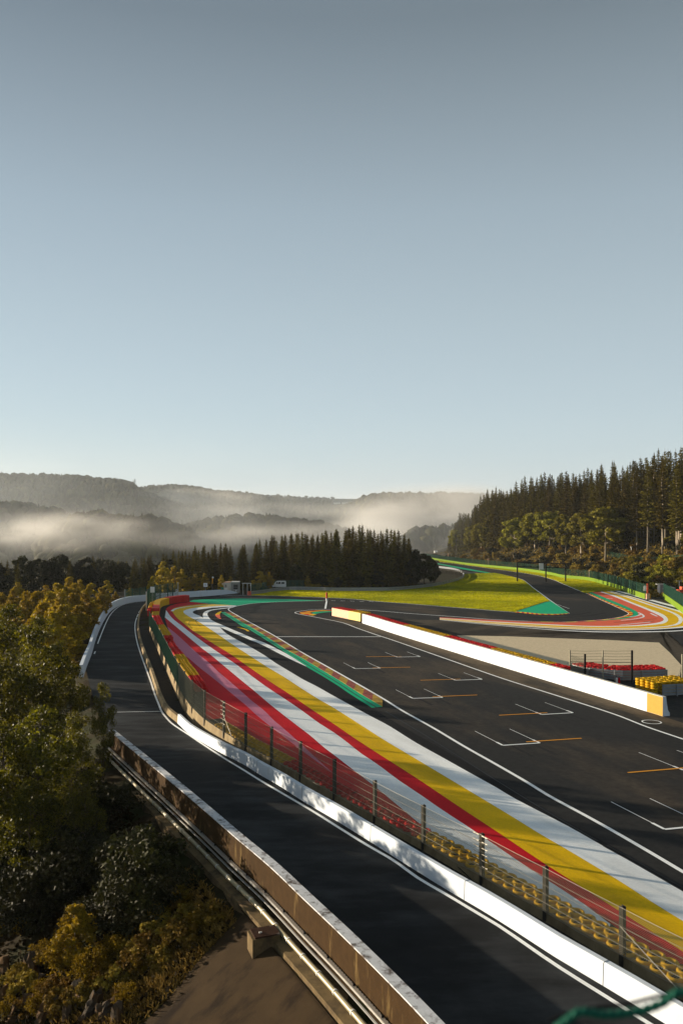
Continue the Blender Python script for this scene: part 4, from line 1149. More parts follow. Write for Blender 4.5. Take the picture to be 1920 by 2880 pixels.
t = thing("lamp_mast", "thin mast with a short crossbar near the right edge", "mast", p)
m = MB(); m.tube([p, p + Vector((0, 0, 34 * s))], 0.1, 6); m.build("mast", M['lgrey'], t)
m = MB(); m.box(p + Vector((0, 0, 34 * s)), (18 * s, .15, 1.2 * s)); m.build("crossbar", M['lgrey'], t)
p = at(1899, 1671); s = p.y / FOC
t = thing("grey_van", "grey van roof showing over the green fence at the right edge", "van", p)
m = MB(); m.box(p + Vector((0, 3, 8 * s)), (11 * s, 4, 13 * s)); m.build("body", M['grey'], t)
m = MB(); m.box(p + Vector((0, 2.6, 15.8 * s)), (9 * s, 3, 2.6 * s)); m.build("roof", M['lgrey'], t)
m = MB(); m.box(p + Vector((-1 * s, .95, 11.5 * s)), (7 * s, .1, 4 * s)); m.build("window", M['glass'], t)
p = at(1918, 1676)
t = thing("red_excavator", "red machine cab half cut off at the right edge", "machine", p)
m = MB(); m.box(p + Vector((0.8, 2, .9)), (2.2, 2, .7)); m.build("body", M['salmon'], t)
m = MB(); m.box(p + Vector((1, 2, 1.6)), (1.2, 1.4, .68)); m.build("cab", M['salmon'], t)
m = MB(); m.box(p + Vector((0.8, 2, 0.27)), (2.4, 1.8, .5)); m.build("undercarriage", M['black'], t)
for k, x in enumerate((1822, 1826)):
    p = at(x, 1684)
    t = thing("bollard", ["short black bollard in the service gap", "short yellow bollard in the service gap"][k], "bollard", p)
    m = MB(); m.tube([p, p + Vector((0, 0, 1.0))], .22, 8); m.build("post_body", M['black' if k == 0 else 'orange'], t)

# lattice gantry by the far fence
g0, g1 = ray(1455, 1590, 262), ray(1601, 1594, 262)
t = thing("gantry", "dark lattice gantry beam standing behind the green fence below the trees", "gantry", (g0.x, g0.y, gz(262)))
for dz in (0, -1.35):
    for dy in (0, 1.2):
        m = MB(); m.tube([g0 + Vector((0, dy, .9 + dz)), g1 + Vector((0, dy, .9 + dz))], 0.11, 5)
        m.build("chord", M['black'], t)
for i in range(9):
    a, b = g0.lerp(g1, i / 8), g0.lerp(g1, min(1, (i + .5) / 8))
    m = MB(); m.tube([a + Vector((0, 0, .9)), a + Vector((0, 0, -.45))], .07, 5)
    m.build("brace", M['black'], t)
    if i < 8:
        m = MB(); m.tube([a + Vector((0, 0, -.45)), b + Vector((0, 0, .9)), g0.lerp(g1, (i + 1) / 8) + Vector((0, 0, -.45))], .06, 5)
        m.build("brace", M['black'], t)
for q in (g0.lerp(g1, .0), g0.lerp(g1, .55), g0.lerp(g1, .93)):
    m = MB(); m.box(Vector((q.x, q.y + .6, (q.z + 1 + gz(q.y)) / 2)), (.35, .35, q.z + 1 - gz(q.y))); m.build("column", M['black'], t)
m = MB(); q = g0.lerp(g1, .45); m.box(q + Vector((0, -.2, -.1)), (1.3, .2, 1.9)); m.build("sign_panel", M['boardw'], t)

# guard rail along the grass
gr = thing("long_guard_rail", "long grey guard rail curving along the left edge of the grass", "guard rail", RAIL[6])
armco(gr, RAIL, 0.12, 0.95, 2, M['steel'], 4.0)
# hedge of poles behind the rail's far end
fp = thing("paddock_fence", "dark picket fence at the far end of the guard rail", "fence", at(1250, 1612))
for i in range(12):
    x = 1238 + i * 5.6; p = at(x, 1611 + i * .75)
    m = MB(); m.box(p + Vector((0, 0, .9)), (.35, .2, 2.0)); m.build("picket", M['post'], fp)
m = MB(); m.tube([at(1236, 1610.5) + Vector((0, 0, 1.3)), at(1304, 1620) + Vector((0, 0, 1.3))], .12, 5); m.build("top_rail", M['post'], fp)

# marker post, gate, crate, cabins, cars
p = at(918.5, 1689.6)
t = thing("marker_post", "short orange and white marker post at the tip of the green paint", "marker", p)
m = MB(); m.tube([p, p + Vector((0, 0, .5))], .22, 8); m.build("white_base", M['boardw'], t)
m = MB(); m.tube([p + Vector((0, 0, .5)), p + Vector((0, 0, 1.75))], [.22, .2], 8); m.build("orange_top", M['salmon'], t)
p = at(701, 1674.5); s = p.y / FOC
t = thing("orange_crate", "stack of orange plastic barriers beside the gate", "barrier", p)
for k in range(3):
    m = MB(); m.box(p + Vector((0, 0, (1.8 + 3.9 * k) * s)), (10 * s, 4 * s, 3.3 * s)); m.build("crate_layer", M['salmon'], t)
p = at(693, 1673); s = p.y / FOC
t = thing("gate_frame", "white gate frame of two posts and a top bar beside the orange barriers", "gate", p)
for x in (-10, 2, 12):
    m = MB(); m.box(p + Vector((x * s, 0.4, 16 * s)), (1.4 * s, 1.4 * s, 32 * s)); m.build("post", M['lgrey'], t)
m = MB(); m.box(p + Vector((0, .4, 32 * s)), (26 * s, 1.5 * s, 2 * s)); m.build("top_bar", M['lgrey'], t)
m = MB(); m.box(p + Vector((9, .4, 27 * s)), (3 * s, 1.2 * s, 5 * s)); m.v = [(x - 9 + 11.5 * s, y, z) for x, y, z in m.v]; m.build("lamp_box", M['lgrey'], t)
def cabin(px, yb, w, h, label, body, roof, details):
    p = at(px, yb); s = p.y / FOC
    t = thing("portable_cabin", label, "cabin", p, group="cabins beyond the white barrier")
    m = MB(); m.box(p + Vector((0, 1.2, h * s / 2)), (w * s, 2.4, h * s)); m.build("cabin_body", body, t)
    m = MB(); m.box(p + Vector((0, 1.2, (h + .8) * s)), ((w + .6) * s, 2.5, 1.7 * s)); m.build("roof", roof, t)
    for (x, z, ww, hh, mm, nm) in details:
        m = MB(); m.box(p + Vector((x * s, -0.03, z * s)), (ww * s, .06, hh * s)); m.build(nm, M[mm], t)
cabin(626, 1662, 13, 20, "small teal and white cabin left of the grey ones", M['teal'], M['boardw'], [(0, 17, 12, 5, 'boardw', 'white_panel')])
cabin(638, 1664, 17, 25, "beige cabin with a rounded door between the teal and the grey cabin", M['lgrey'], M['belt_w'], [(-3, 16, 5, 8, 'grey', 'door'), (-2.5, 8, 9, 6, 'boardw', 'panel')])
cabin(661, 1668, 22, 30, "tall grey cabin with a louvred window at the end of the white barrier", M['grey'], M['lgrey'], [(2, 22, 12, 3, 'black', 'louvre'), (2, 17.5, 12, 3, 'black', 'louvre'), (2, 13, 12, 3, 'black', 'louvre'), (3, 6.5, 2.5, 3, 'boardw', 'emblem')])
def car(px, yb, lw, label, paint, van):
    p = at(px, yb); s = p.y / FOC
    t = thing("parked_van" if van else "parked_car", label, "van" if van else "car", p)
    L_, H_ = lw * s, (2.1 if van else 1.75)
    pr = [(-.5, .3), (-.5, .62), (-.38, .68), (-.24, .95), (-.1, 1.0), (.46, 1.0), (.5, .9), (.5, .3)] if van else [(-.5, .3), (-.49, .58), (-.26, .66), (-.13, .95), (.34, 1.0), (.46, .72), (.5, .65), (.5, .3)]
    m = MB(); k = len(pr)
    for y in (0, 1.75):
        for (x, z) in pr: m.v.append((p.x + x * L_, p.y + y, p.z + z * H_))
    m.f = [tuple(range(k)), tuple(range(k, 2 * k))[::-1]] + [(i, k + i, k + (i + 1) % k, (i + 1) % k) for i in range(k)]
    m.build("body", paint, t)
    for (x0, x1, z0, z1) in (((-.2, -.08, .7, .9), (-.05, .12, .68, .92), (.16, .4, .68, .9)) if van else ((-.13, .05, .68, .9), (.09, .3, .68, .92))):
        m = MB(); m.quad(*[Vector((p.x + x * L_, p.y - .02, p.z + z * H_)) for x, z in ((x0 - .03 * (x0 < 0), z0), (x1, z0), (x1, z1), (x0 + .03, z1))]); m.build("window", M['glass'], t)
    m = MB(); m.quad(*[Vector((p.x + x * L_, y, p.z + z * H_)) for x, z, y in ((-.375, .70, p.y + .15), (-.375, .70, p.y + 1.6), (-.25, .93, p.y + 1.5), (-.25, .93, p.y + .25))])
    m.v = [(v[0] - .03, v[1], v[2] + .02) for v in m.v]; m.build("windscreen", M['glass'], t)
    for x in (-.32, .32):
        m = MB(); m.tube([(p.x + x * L_, p.y - .04, p.z + .33), (p.x + x * L_, p.y + .2, p.z + .33)], .34, 12); w_ = m.build("wheel", M['black'], t)
    m = MB(); m.box((p.x - .47 * L_, p.y - .03, p.z + .5 * H_), (.3, .06, .18)); m.build("headlight", M['boardw'], t)
car(743, 1658.5, 34, "dark estate car parked beyond the guard rail, left of the van", M['cark'], False)
car(784.5, 1657.5, 38, "small white van parked beyond the guard rail by the green mesh fence", M['carw'], True)
cf = thing("car_park_fence", "green mesh fence around the parked van and car beyond the guard rail", "fence", at(780, 1655))
cfp = [(706, 1661, 1640), (738, 1659, 1636), (778, 1657, 1634), (798, 1656, 1634), (816, 1655.5, 1633.5), (836, 1655, 1633), (853.5, 1655, 1632.5)]
CF = []
for x, yb, yt_ in cfp:
    p = at(x, yb - (1.5 if x > 770 else -1.5)) ; h = (yb - yt_) * p.y / FOC; CF.append((p, h))
    m = MB(); m.box(p + Vector((0, 0, h / 2)), (.14, .14, h)); m.build("post", M['gpost'], cf)
for (a, ha), (b, hb) in zip(CF[:-1], CF[1:]):
    m = MB(); chain(m, a, b, .1, min(ha, hb), .20, .02); m.build("mesh_panel", M['gmesh'], cf, kind="stuff")
bf = thing("barrier_fence", "short dark green mesh fence behind the white barrier at the left", "fence", at(380, 1690))
BF = []
for x, yb, yt_ in ((357, 1694, 1657), (378, 1691.5, 1655), (400, 1690, 1652), (416, 1689, 1650)):
    p = at(x, yb) + Vector((-.6, .8, -.1)); h = (yb - yt_) * p.y / FOC; BF.append((p, h))
    m = MB(); m.box(p + Vector((0, 0, h / 2)), (.15, .15, h)); m.build("post", M['steel' if x < 360 else 'gpost'], bf)
for (a, ha), (b, hb) in zip(BF[:-1], BF[1:]):
    m = MB(); chain(m, a, b, .1, min(ha, hb), .16, .012); m.build("mesh_panel", M['gmesh'], bf, kind="stuff")
# ---------------------------------------------------------------- trees
def quads(Cn, U, Vv):
    """centres + half axes -> verts, faces"""
    n = len(Cn)
    V = np.empty((n, 4, 3)); V[:, 0] = Cn - U - Vv; V[:, 1] = Cn + U - Vv; V[:, 2] = Cn + U + Vv; V[:, 3] = Cn - U + Vv
    return V.reshape(-1, 3), np.arange(n * 4).reshape(-1, 4)
def rand_axes(n, size, r, flat=0.0):
    a = r.normal(size=(n, 3)); a /= np.linalg.norm(a, axis=1)[:, None]
    b = r.normal(size=(n, 3)); b -= a * (a * b).sum(1)[:, None]; b /= np.linalg.norm(b, axis=1)[:, None]
    s = size * r.uniform(0.6, 1.25, size=(n, 1))
    return a * s * 0.5, b * s * 0.34
def leaf_mesh(name, h, cr_, base, n, size, clumps, seed, m, taper=1.0, cl_r=0.32, lean=0.0):
    """leaves in clumps through a crown; returns mesh and limb targets"""
    r = np.random.default_rng(seed)
    zc = h * (base + 1) / 2; hz = h * (1 - base) / 2
    cs = []
    while len(cs) < clumps:
        p = r.uniform(-1, 1, 3); d = np.linalg.norm(p)
        if d > 1 or d < 0.35 * r.random(): continue
        w = 1 - (taper - 1) * 0.0
        k = 1 - max(0, p[2]) ** 1.5 * (1 - 1 / max(taper, 1.001)) * 1.6
        cs.append((p[0] * cr_ * k + lean * (p[2] + 1), p[1] * cr_ * k, zc + p[2] * hz))
    cs = np.array(cs)
    w = r.uniform(0.5, 1.4, clumps); w /= w.sum()
    which = r.choice(clumps, n, p=w)
    off = r.normal(size=(n, 3)); off /= np.linalg.norm(off, axis=1)[:, None]
    rad = cr_ * cl_r * (0.55 + 0.45 * w / w.mean())[which][:, None] * r.uniform(0.25, 1.0, (n, 1)) ** 0.55
    P = cs[which] + off * rad * np.array([1, 1, 0.75])
    U, Vv = rand_axes(n, size, r)
    V, F = quads(P, U, Vv)
    return np_mesh(name, V, F, m), cs
def trunk_mesh(name, h, r0, cs, m, seed, limbs=9, lean=0.0):
    rr = random.Random(seed)
    mb = MB()
    pts = [Vector((lean * (t ** 2) * 2 + rr.uniform(-.12, .12) * t * 2, rr.uniform(-.12, .12) * t * 2, h * t - (0.6 if t == 0 else 0))) for t in (0, .15, .35, .55, .75, .9)]
    mb.tube(pts, [r0 * k for k in (1.25, 1, .8, .6, .35, .12)], 7)
    for c_ in list(cs)[:limbs]:
        t = min(.8, max(.2, c_[2] / h - .18)); k = min(4, int(t * 5))
        a = pts[min(5, k + 1)]
        b = Vector(c_)
        mid = a.lerp(b, .55) + Vector((0, 0, -.04 * h))
        mb.tube([a, mid, b], [r0 * .4, r0 * .25, r0 * .08], 5)
    return mb.mesh(name, m, True)
def spruce_mesh(seed, h, bare, width, m):
    r = np.random.default_rng(seed)
    Cn, U, Vv = [], [], []
    z = h * bare
    k = 0
    while z < h * 0.985:
        t = (z - h * bare) / (h * (1 - bare))
        Lb = width * (1 - t) ** 0.80 * r.uniform(0.8, 1.12) + 0.15
        if bare > .2: Lb *= 0.55 + 0.45 * min(1, t * 4)
        nb = int(6 + 5 * (1 - t))
        ph = r.uniform(0, 6.28)
        for j in range(nb):
            a = ph + 6.283 * j / nb + r.uniform(-.25, .25)
            L = Lb * r.uniform(0.6, 1.15)
            droop = -0.30 + 0.55 * t + r.uniform(-.15, .15)
            d = np.array([math.cos(a), math.sin(a), droop]); d /= np.linalg.norm(d)
            s = np.array([-math.sin(a), math.cos(a), 0])
            ns = 5 if L > 1 else 3
            for q in range(ns):
                u = (q + .7) / ns
                c = np.array([0, 0, z + r.uniform(-.2, .2)]) + d * L * u + np.array([0, 0, 0.10 * L * u * u])
                wdt = (0.28 + 0.35 * (1 - u)) * (0.35 + 0.16 * L)
                tilt = r.uniform(-.6, .6)
                Cn.append(c); U.append(d * L / ns * 0.75); Vv.append((s * math.cos(tilt) + np.array([0, 0, 1]) * math.sin(tilt)) * wdt)
                if q % 2 == 0:      # hanging spray
                    Cn.append(c + np.array([0, 0, -.22 * wdt - .1])); U.append(d * L / ns * 0.5); Vv.append(np.array([s[0] * .3, s[1] * .3, -1]) * wdt * .55)
        z += (0.55 + 0.35 * (1 - t)) * (h / 24) * r.uniform(.85, 1.15)
        k += 1
    # leader
    Cn.append(np.array([0, 0, h * .985])); U.append(np.array([.06, 0, 0])); Vv.append(np.array([0, 0, h * .03]))
    V, F = quads(np.array(Cn), np.array(U), np.array(Vv))
    return np_mesh("crown", V, F, m)
def make_tree(name, label, cat, crown, trunk, group):
    t = thing(name, label, cat, group=group)
    link("crown", crown, t); link("trunk", trunk, t)
    return t
first = {}
def plant(key, loc, sc, rz=None, label=None, group=None):
    p = PROTO[key]
    o = p if key not in first else copy_tree(p)
    first[key] = True
    o.location = loc; o.rotation_euler = (0, 0, random.uniform(0, 6.28) if rz is None else rz)
    o.scale = sc if isinstance(sc, tuple) else (sc, sc, sc)
    if label: o["label"] = label
    if group: o["group"] = group
    return o
PROTO = {}
def trunk_plain(h, r0, m, seed):
    return trunk_mesh("trunk", h, r0, [], m, seed, 0)
LAB_R = "tall dark spruce with a bare lower trunk in the right-hand forest"
LAB_L = "dark spruce in the row behind the long guard rail"
for i in range(4):
    PROTO['sr%d' % i] = make_tree("spruce_tree", LAB_R, "tree", spruce_mesh(20 + i, 25, .30, 3.1, M['spruce']), trunk_plain(24.5, .24, M['pale_bark'], i), "spruces of the right-hand hill")
    PROTO['sb%d' % i] = make_tree("spruce_tree", "tall dark spruce clothed low down in the forest of the right-hand hill", "tree", spruce_mesh(30 + i, 25, .12, 3.7, M['spruce']), trunk_plain(24.5, .24, M['bark'], i), "spruces of the right-hand hill")
    PROTO['sl%d' % i] = make_tree("spruce_tree", LAB_L, "tree", spruce_mesh(40 + i, 20, .08, 3.5, M['spruce']), trunk_plain(19.5, .24, M['bark'], i), "spruces behind the guard rail")
for i in range(3):
    cm, cs = leaf_mesh("crown", 14, 4.6, .28, 5200, .50, 44, 60 + i, M['oakleaf'], 1.3, .26)
    PROTO['oak%d' % i] = make_tree("oak_tree", "x", "tree", cm, trunk_mesh("trunk", 13, .22, cs, M['pale_bark'], i, 12), "oaks along the foot of the forest")
    cm, cs = leaf_mesh("crown", 8, 2.1, .08, 4200, .27, 40, 70 + i, M['goldleaf'], 2.0, .30)
    PROTO['gold%d' % i] = make_tree("golden_birch", "x", "tree", cm, trunk_mesh("trunk", 7.6, .10, cs, M['pale_bark'], i, 10), "golden birches")
    cm, cs = leaf_mesh("crown", 11, 3.0, .06, 9500, .165, 85, 80 + i, M['olive'], 1.5, .25)
    PROTO['olive%d' % i] = make_tree("roadside_tree", "x", "tree", cm, trunk_mesh("trunk", 10.5, .16, cs, M['bark'], i, 22), "trees below the service road")
    cm, cs = leaf_mesh("crown", 11, 3.6, .10, 3800, .50, 40, 90 + i, M['darkleaf'], 1.4, .30)
    PROTO['dark%d' % i] = make_tree("dark_tree", "x", "tree", cm, trunk_mesh("trunk", 10, .2, cs, M['bark'], i, 8), "dark trees")
BUSH = {}
for i in range(3):
    BUSH['b%d' % i] = leaf_mesh("bush", 2.0, 1.5, -.1, 1100, .28, 22, 100 + i, M['brush'], 1.0, .34)[0]
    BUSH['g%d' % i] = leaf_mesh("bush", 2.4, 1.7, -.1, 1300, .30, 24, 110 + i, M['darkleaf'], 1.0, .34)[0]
    BUSH['y%d' % i] = leaf_mesh("bush", 2.4, 1.5, -.1, 1500, .24, 24, 120 + i, M['goldleaf'], 1.2, .34)[0]
    BUSH['o%d' % i] = leaf_mesh("bush", 2.0, 1.4, -.1, 3200, .12, 30, 130 + i, M['olive'], 1.2, .30)[0]
def bush(key, loc, sc, label, group, name="bush"):
    me = BUSH[key + str(random.randrange(3))]
    return link(name, me, None, loc, random.uniform(0, 6.28), sc, label=label, cat="bush", group=group)

M['scrub'] = mat('dull_golden_scrub', (0.14, 0.088, 0.006), .8, .35, 1, island=.55, transl=.35)
for i in range(3):
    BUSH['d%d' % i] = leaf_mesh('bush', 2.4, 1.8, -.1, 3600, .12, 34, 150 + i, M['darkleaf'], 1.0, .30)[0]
    BUSH['m%d' % i] = leaf_mesh('bush', 2.0, 1.8, -.1, 1500, .26, 26, 160 + i, M['oakleaf'], 1.0, .34)[0]
    BUSH['z%d' % i] = leaf_mesh("bush", 2.0, 1.3, -.1, 1500, .12, 22, 140 + i, M['scrub'], 1.2, .34)[0]
def prof(pts, x):
    return float(np.interp(x, [p[0] for p in pts], [p[1] for p in pts]))
def ztop(py, Y): return CAM_H - (py - CY) * Y / FOC

# right-hand hill: spruces
SKY_R = [(1240, 1530), (1262, 1500), (1290, 1442), (1330, 1420), (1358, 1378), (1400, 1360), (1425, 1372), (1455, 1345), (1500, 1333), (1560, 1322), (1600, 1324), (1680, 1303), (1750, 1288), (1800, 1270), (1850, 1256), (1920, 1246), (2050, 1225)]
BASE_R = [(1255, 1557), (1340, 1551), (1450, 1545), (1560, 1540), (1650, 1542), (1720, 1550), (1800, 1557), (1860, 1567), (1920, 1562), (2050, 1555)]
cand = []
rr = random.Random(5)
for row in range(9):
    x = 1262 + row * 4
    while x < 2010:
        p = hit(x, prof(BASE_R, x) + rr.uniform(-4, 3), 100, 700)
        d = Vector((p.x, p.y, 0)).normalized()
        p = p + d * (row * 5.5 + rr.uniform(-2, 2)); p.z = tz(p.x, p.y)
        px = CX + p.x / p.y * FOC
        hl = ztop(prof(SKY_R, px) + rr.uniform(-3, 12), p.y) - p.z
        if hl > 9:
            h = min(hl * (rr.uniform(.80, 1.0)), 36 if row < 2 else 40)
            cand.append((p, h, row, px))
        x += rr.uniform(.75, 1.25) * 3.7 * FOC / p.y * (1 if row < 3 else 1.25)
print('R', len(cand)); rr.shuffle(cand)
cand.sort(key=lambda q: q[2] + rr.random() * .5)
rest = cand[290:]; cand = cand[:290]
for i, (p, h, row, px) in enumerate(cand):
    o = plant(('sr%d' if px > 1765 and row < 4 else 'sb%d') % (i % 4), p, (h / 25 * rr.uniform(.8, 1.25), h / 25 * rr.uniform(.8, 1.25), h / 25))
    o["label"] = ("tall dark spruce with bare lower trunk above the hillside fence at the right edge" if px > 1765 and row < 4 else
                  "spruce near the misty left tip of the right-hand forest" if px < 1420 else
                  "spruce of the hill forest above the oaks and the lattice gantry" if px < 1620 else
                  "spruce of the hill forest behind the tall round green oak" if px < 1765 else
                  "spruce in the rear rows of the hill forest at the right edge")

if rest:
    base_me = PROTO['sb0'].children[0].data if PROTO['sb0'].children[0].name.startswith("crown") else PROTO['sb0'].children[1].data
    BV = np.empty(len(base_me.vertices) * 3, np.float32); base_me.vertices.foreach_get("co", BV); BV = BV.reshape(-1, 4, 3)[::2].reshape(-1, 3)
    VV = []
    for p, h, row, px in rest:
        a = rr.uniform(0, 6.28); k = h / 25
        R_ = np.array([[math.cos(a), -math.sin(a), 0], [math.sin(a), math.cos(a), 0], [0, 0, 1]])
        VV.append(BV @ R_.T * np.array([k * 1.1, k * 1.1, k]) + np.array(p))
    VV = np.concatenate(VV)
    setp(link("back_forest", np_mesh("back_forest", VV, np.arange(len(VV)).reshape(-1, 4), M['spruce'])), label="rear rows of the spruce forest on the right-hand hill", cat="woods", kind="stuff")

# oaks at the foot of the forest: base px, base py, top py
OAKS = [(1283, 1559, 1492, "oak", "leftmost oak, standing alone at the tip of the forest"),
        (1326, 1555, 1478, "oak", "second oak from the forest tip, with a leaning dark trunk"),
        (1352, 1552, 1470, "oak", "third oak from the forest tip"),
        (1375, 1548, 1462, "oak", "bushy oak in front of the gap with bare trunks"),
        (1445, 1572, 1458, "oak", "dark green oak with a pale slanting trunk reaching low down the bank"),
        (1502, 1552, 1440, "oak", "yellowish oak just left of the lattice gantry"),
        (1545, 1556, 1436, "oak", "broad bright green oak above the lattice gantry"),
        (1590, 1560, 1448, "oak", "oak right of the lattice gantry with orange tinted leaves"),
        (1632, 1572, 1444, "oak", "golden oak with three pale trunks beside the tall round one"),
        (1702, 1580, 1424, "oak", "tall round green oak with one straight trunk above the mesh fence"),
        (1735, 1545, 1470, "oak", "small oak half hidden on the right of the tall round oak")]
for i, (x, yb, yt_, k, lab) in enumerate(OAKS):
    p = hit(x, yb, 100, 700)
    h = (yb - yt_) * p.y / FOC
    w = h / 14 * (1.25 if i in (4, 6, 9) else 1.08)
    plant('oak%d' % (i % 3), p, (w, w, h / 14), label=lab)

# row of spruces behind the guard rail
SKY_L = [(300, 1612), (340, 1592), (400, 1565), (440, 1560), (500, 1548), (560, 1538), (620, 1530), (700, 1531), (740, 1515), (776, 1505), (820, 1502), (880, 1498), (930, 1490), (960, 1486), (1000, 1480), (1035, 1474), (1060, 1490), (1085, 1486), (1115, 1482), (1135, 1500), (1150, 1515), (1162, 1540), (1200, 1580)]
BASE_L = [(300, 1662), (480, 1658), (700, 1656), (820, 1653), (941, 1655), (1100, 1654), (1165, 1648)]
cand = []
for row in range(5):
    x = 318 + row * 9
    while x < 1163:
        p = at(x, prof(BASE_L, x)); d = Vector((p.x, p.y, 0)).normalized()
        p = p + d * (6 + row * 7 + rr.uniform(-3, 3)); p.z = tz(p.x, p.y)
        px = CX + p.x / p.y * FOC
        hl = ztop(prof(SKY_L, px) + rr.uniform(-6, 16), p.y) - p.z
        if hl > 6 and px < 1160: cand.append((p, min(hl, 27)))
        x += rr.uniform(.6, 1.3) * (3.9 if x > 480 else 7) * FOC / p.y
for i, (p, h) in enumerate(cand):
    w = h / 20 * rr.uniform(.85, 1.15)
    px = CX + p.x / p.y * FOC
    plant('sl%d' % (i % 4), p, (w, w, h / 20), label="small dark spruce of the row above the golden birches and the green fence" if px < 600 else
          "dark spruce of the row above the cabins and the parked van" if px < 850 else "tall dark spruce in the high right half of the row behind the guard rail")
# dark bushes and trees at the foot of that row
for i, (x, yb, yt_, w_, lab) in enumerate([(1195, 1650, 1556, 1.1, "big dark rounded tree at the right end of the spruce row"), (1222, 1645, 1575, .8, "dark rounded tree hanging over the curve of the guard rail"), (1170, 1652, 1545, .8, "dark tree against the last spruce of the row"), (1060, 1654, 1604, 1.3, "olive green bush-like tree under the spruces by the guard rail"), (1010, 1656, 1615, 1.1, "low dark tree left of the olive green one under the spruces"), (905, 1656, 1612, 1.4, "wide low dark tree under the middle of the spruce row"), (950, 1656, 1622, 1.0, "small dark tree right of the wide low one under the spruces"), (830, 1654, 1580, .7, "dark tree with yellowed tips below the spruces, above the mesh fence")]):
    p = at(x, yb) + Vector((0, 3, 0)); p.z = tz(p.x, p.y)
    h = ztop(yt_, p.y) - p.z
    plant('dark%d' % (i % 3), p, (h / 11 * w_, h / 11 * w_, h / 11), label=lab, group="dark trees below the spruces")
for i, (x, yb, yt_, lab) in enumerate([(455, 1672, 1582, "tallest golden birch behind the green fence at the bend"), (487, 1670, 1592, "slim golden birch just right of the tallest one"), (508, 1668, 1602, "golden birch behind the pale pole of the green fence"), (545, 1668, 1616, "brownish birch between the green fence and the white sign"), (571, 1668, 1612, "small birch right above the white sign board"), (620, 1665, 1618, "golden birch beside the camera pole, left of the cabins"), (645, 1660, 1622, "low brown birch above the beige cabin"), (728, 1660, 1606, "spreading golden birch behind the dark parked car"), (755, 1660, 1610, "golden birch between the dark car and the white van"), (865, 1655, 1620, "small golden tip rising among dark trees right of the mesh fence"), (425, 1680, 1620, "golden birch at the left end of the tall green fence"), (528, 1668, 1625, "low golden birch left of the white sign")]):
    p = at(x, yb) + Vector((0, 2, 0)); p.z = tz(p.x, p.y)
    h = ztop(yt_, p.y) - p.z
    w = h / 8 * (1.3 if 'spreading' in lab else 1.0)
    plant('gold%d' % (i % 3), p, (w, w, h / 8), label=lab)
for i in range(9):
    p = at(868 + i * 6.5, 1655.5 - (i % 2)) + Vector((0, 2, 0))
    bush('y', p, (.7, .7, .45), "low golden bush on the far side of the guard rail, right of the mesh fence", "golden bushes beyond the guard rail")

# dark trees of the valley side at the left
k = 0
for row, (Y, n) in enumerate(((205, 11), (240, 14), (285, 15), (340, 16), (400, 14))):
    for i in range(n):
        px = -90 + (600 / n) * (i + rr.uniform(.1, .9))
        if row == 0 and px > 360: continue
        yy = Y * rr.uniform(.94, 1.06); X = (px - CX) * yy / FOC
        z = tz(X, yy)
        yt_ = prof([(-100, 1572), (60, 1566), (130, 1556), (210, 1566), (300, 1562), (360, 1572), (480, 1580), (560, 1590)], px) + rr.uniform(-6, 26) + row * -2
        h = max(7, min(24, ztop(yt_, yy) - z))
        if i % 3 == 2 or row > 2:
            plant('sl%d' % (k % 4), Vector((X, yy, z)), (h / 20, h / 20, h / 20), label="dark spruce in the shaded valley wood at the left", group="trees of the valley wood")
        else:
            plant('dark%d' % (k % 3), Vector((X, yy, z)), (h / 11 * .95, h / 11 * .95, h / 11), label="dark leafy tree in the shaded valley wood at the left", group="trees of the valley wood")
        k += 1
# golden scrub outside the curved barrier
GS = [(285, 1655, 145), (258, 1640, 155), (225, 1632, 165), (195, 1626, 150), (160, 1640, 142), (130, 1648, 155), (238, 1672, 128), (205, 1668, 122), (172, 1662, 116), (140, 1668, 122), (105, 1662, 140), (75, 1668, 130), (40, 1660, 150), (5, 1668, 138), (-15, 1672, 130), (180, 1705, 106), (150, 1720, 100), (205, 1735, 106), (120, 1700, 108), (325, 1664, 175), (365, 1660, 190), (50, 1640, 170), (300, 1632, 185), (262, 1690, 140), (222, 1705, 118)]
for i, (px, yt_, Y) in enumerate(GS):
    X = (px - CX) * Y / FOC; z = tz(X, Y); h = max(2.5, ztop(yt_, Y) - z)
    w = min(h / 8 * 1.1, 1.15)
    plant('gold%d' % (i % 3), Vector((X, Y, z)), (w, w, h / 8), label="golden autumn birch in the thicket outside the curved white barrier", group="birch thicket outside the curved barrier")
for i in range(46):
    p = LEFTB[rr.randrange(0, 9)]
    q = p + Vector((-rr.uniform(1.2, 7), rr.uniform(-3, 3), 0)); q.z = tz(q.x, q.y)
    bush('b', q, rr.uniform(.5, .9), "brown brush on the slope just outside the curved white barrier", "brush outside the curved barrier")

# big trees below the service road, in front
FG = [(95, 1740, 58, .9, "broad olive tree below the road, its top highest above the dark wood"), (10, 1765, 54, .95, "olive tree at the left edge beside the broad one"), (200, 1850, 60, .55, "slim olive tree reaching over the road edge with thin branches"), (292, 1905, 54, .34, "thin low tree whose branches hang over the grey road"), (205, 2015, 46, .6, "yellow tipped tree below the branches over the road"), (105, 1965, 43, .8, "wide olive tree in the middle of the leafy mass"), (240, 2150, 41, .42, "narrow yellow green tree beside the dark hollow"), (85, 2190, 41, .75, "low golden olive tree above the rocks at the left edge"), (10, 2020, 43, .8, "olive tree cut off by the left edge, halfway down"), (120, 1715, 78, .7, "tall yellowing tree behind the broad olive tree"), (30, 1700, 84, .9, "olive tree farther back at the left, next to the golden thicket"), (175, 2300, 45, .45, "short golden tree at the lower rim of the leafy mass"), (10, 2320, 44, .5, "short olive tree at the left edge above the rocks")]
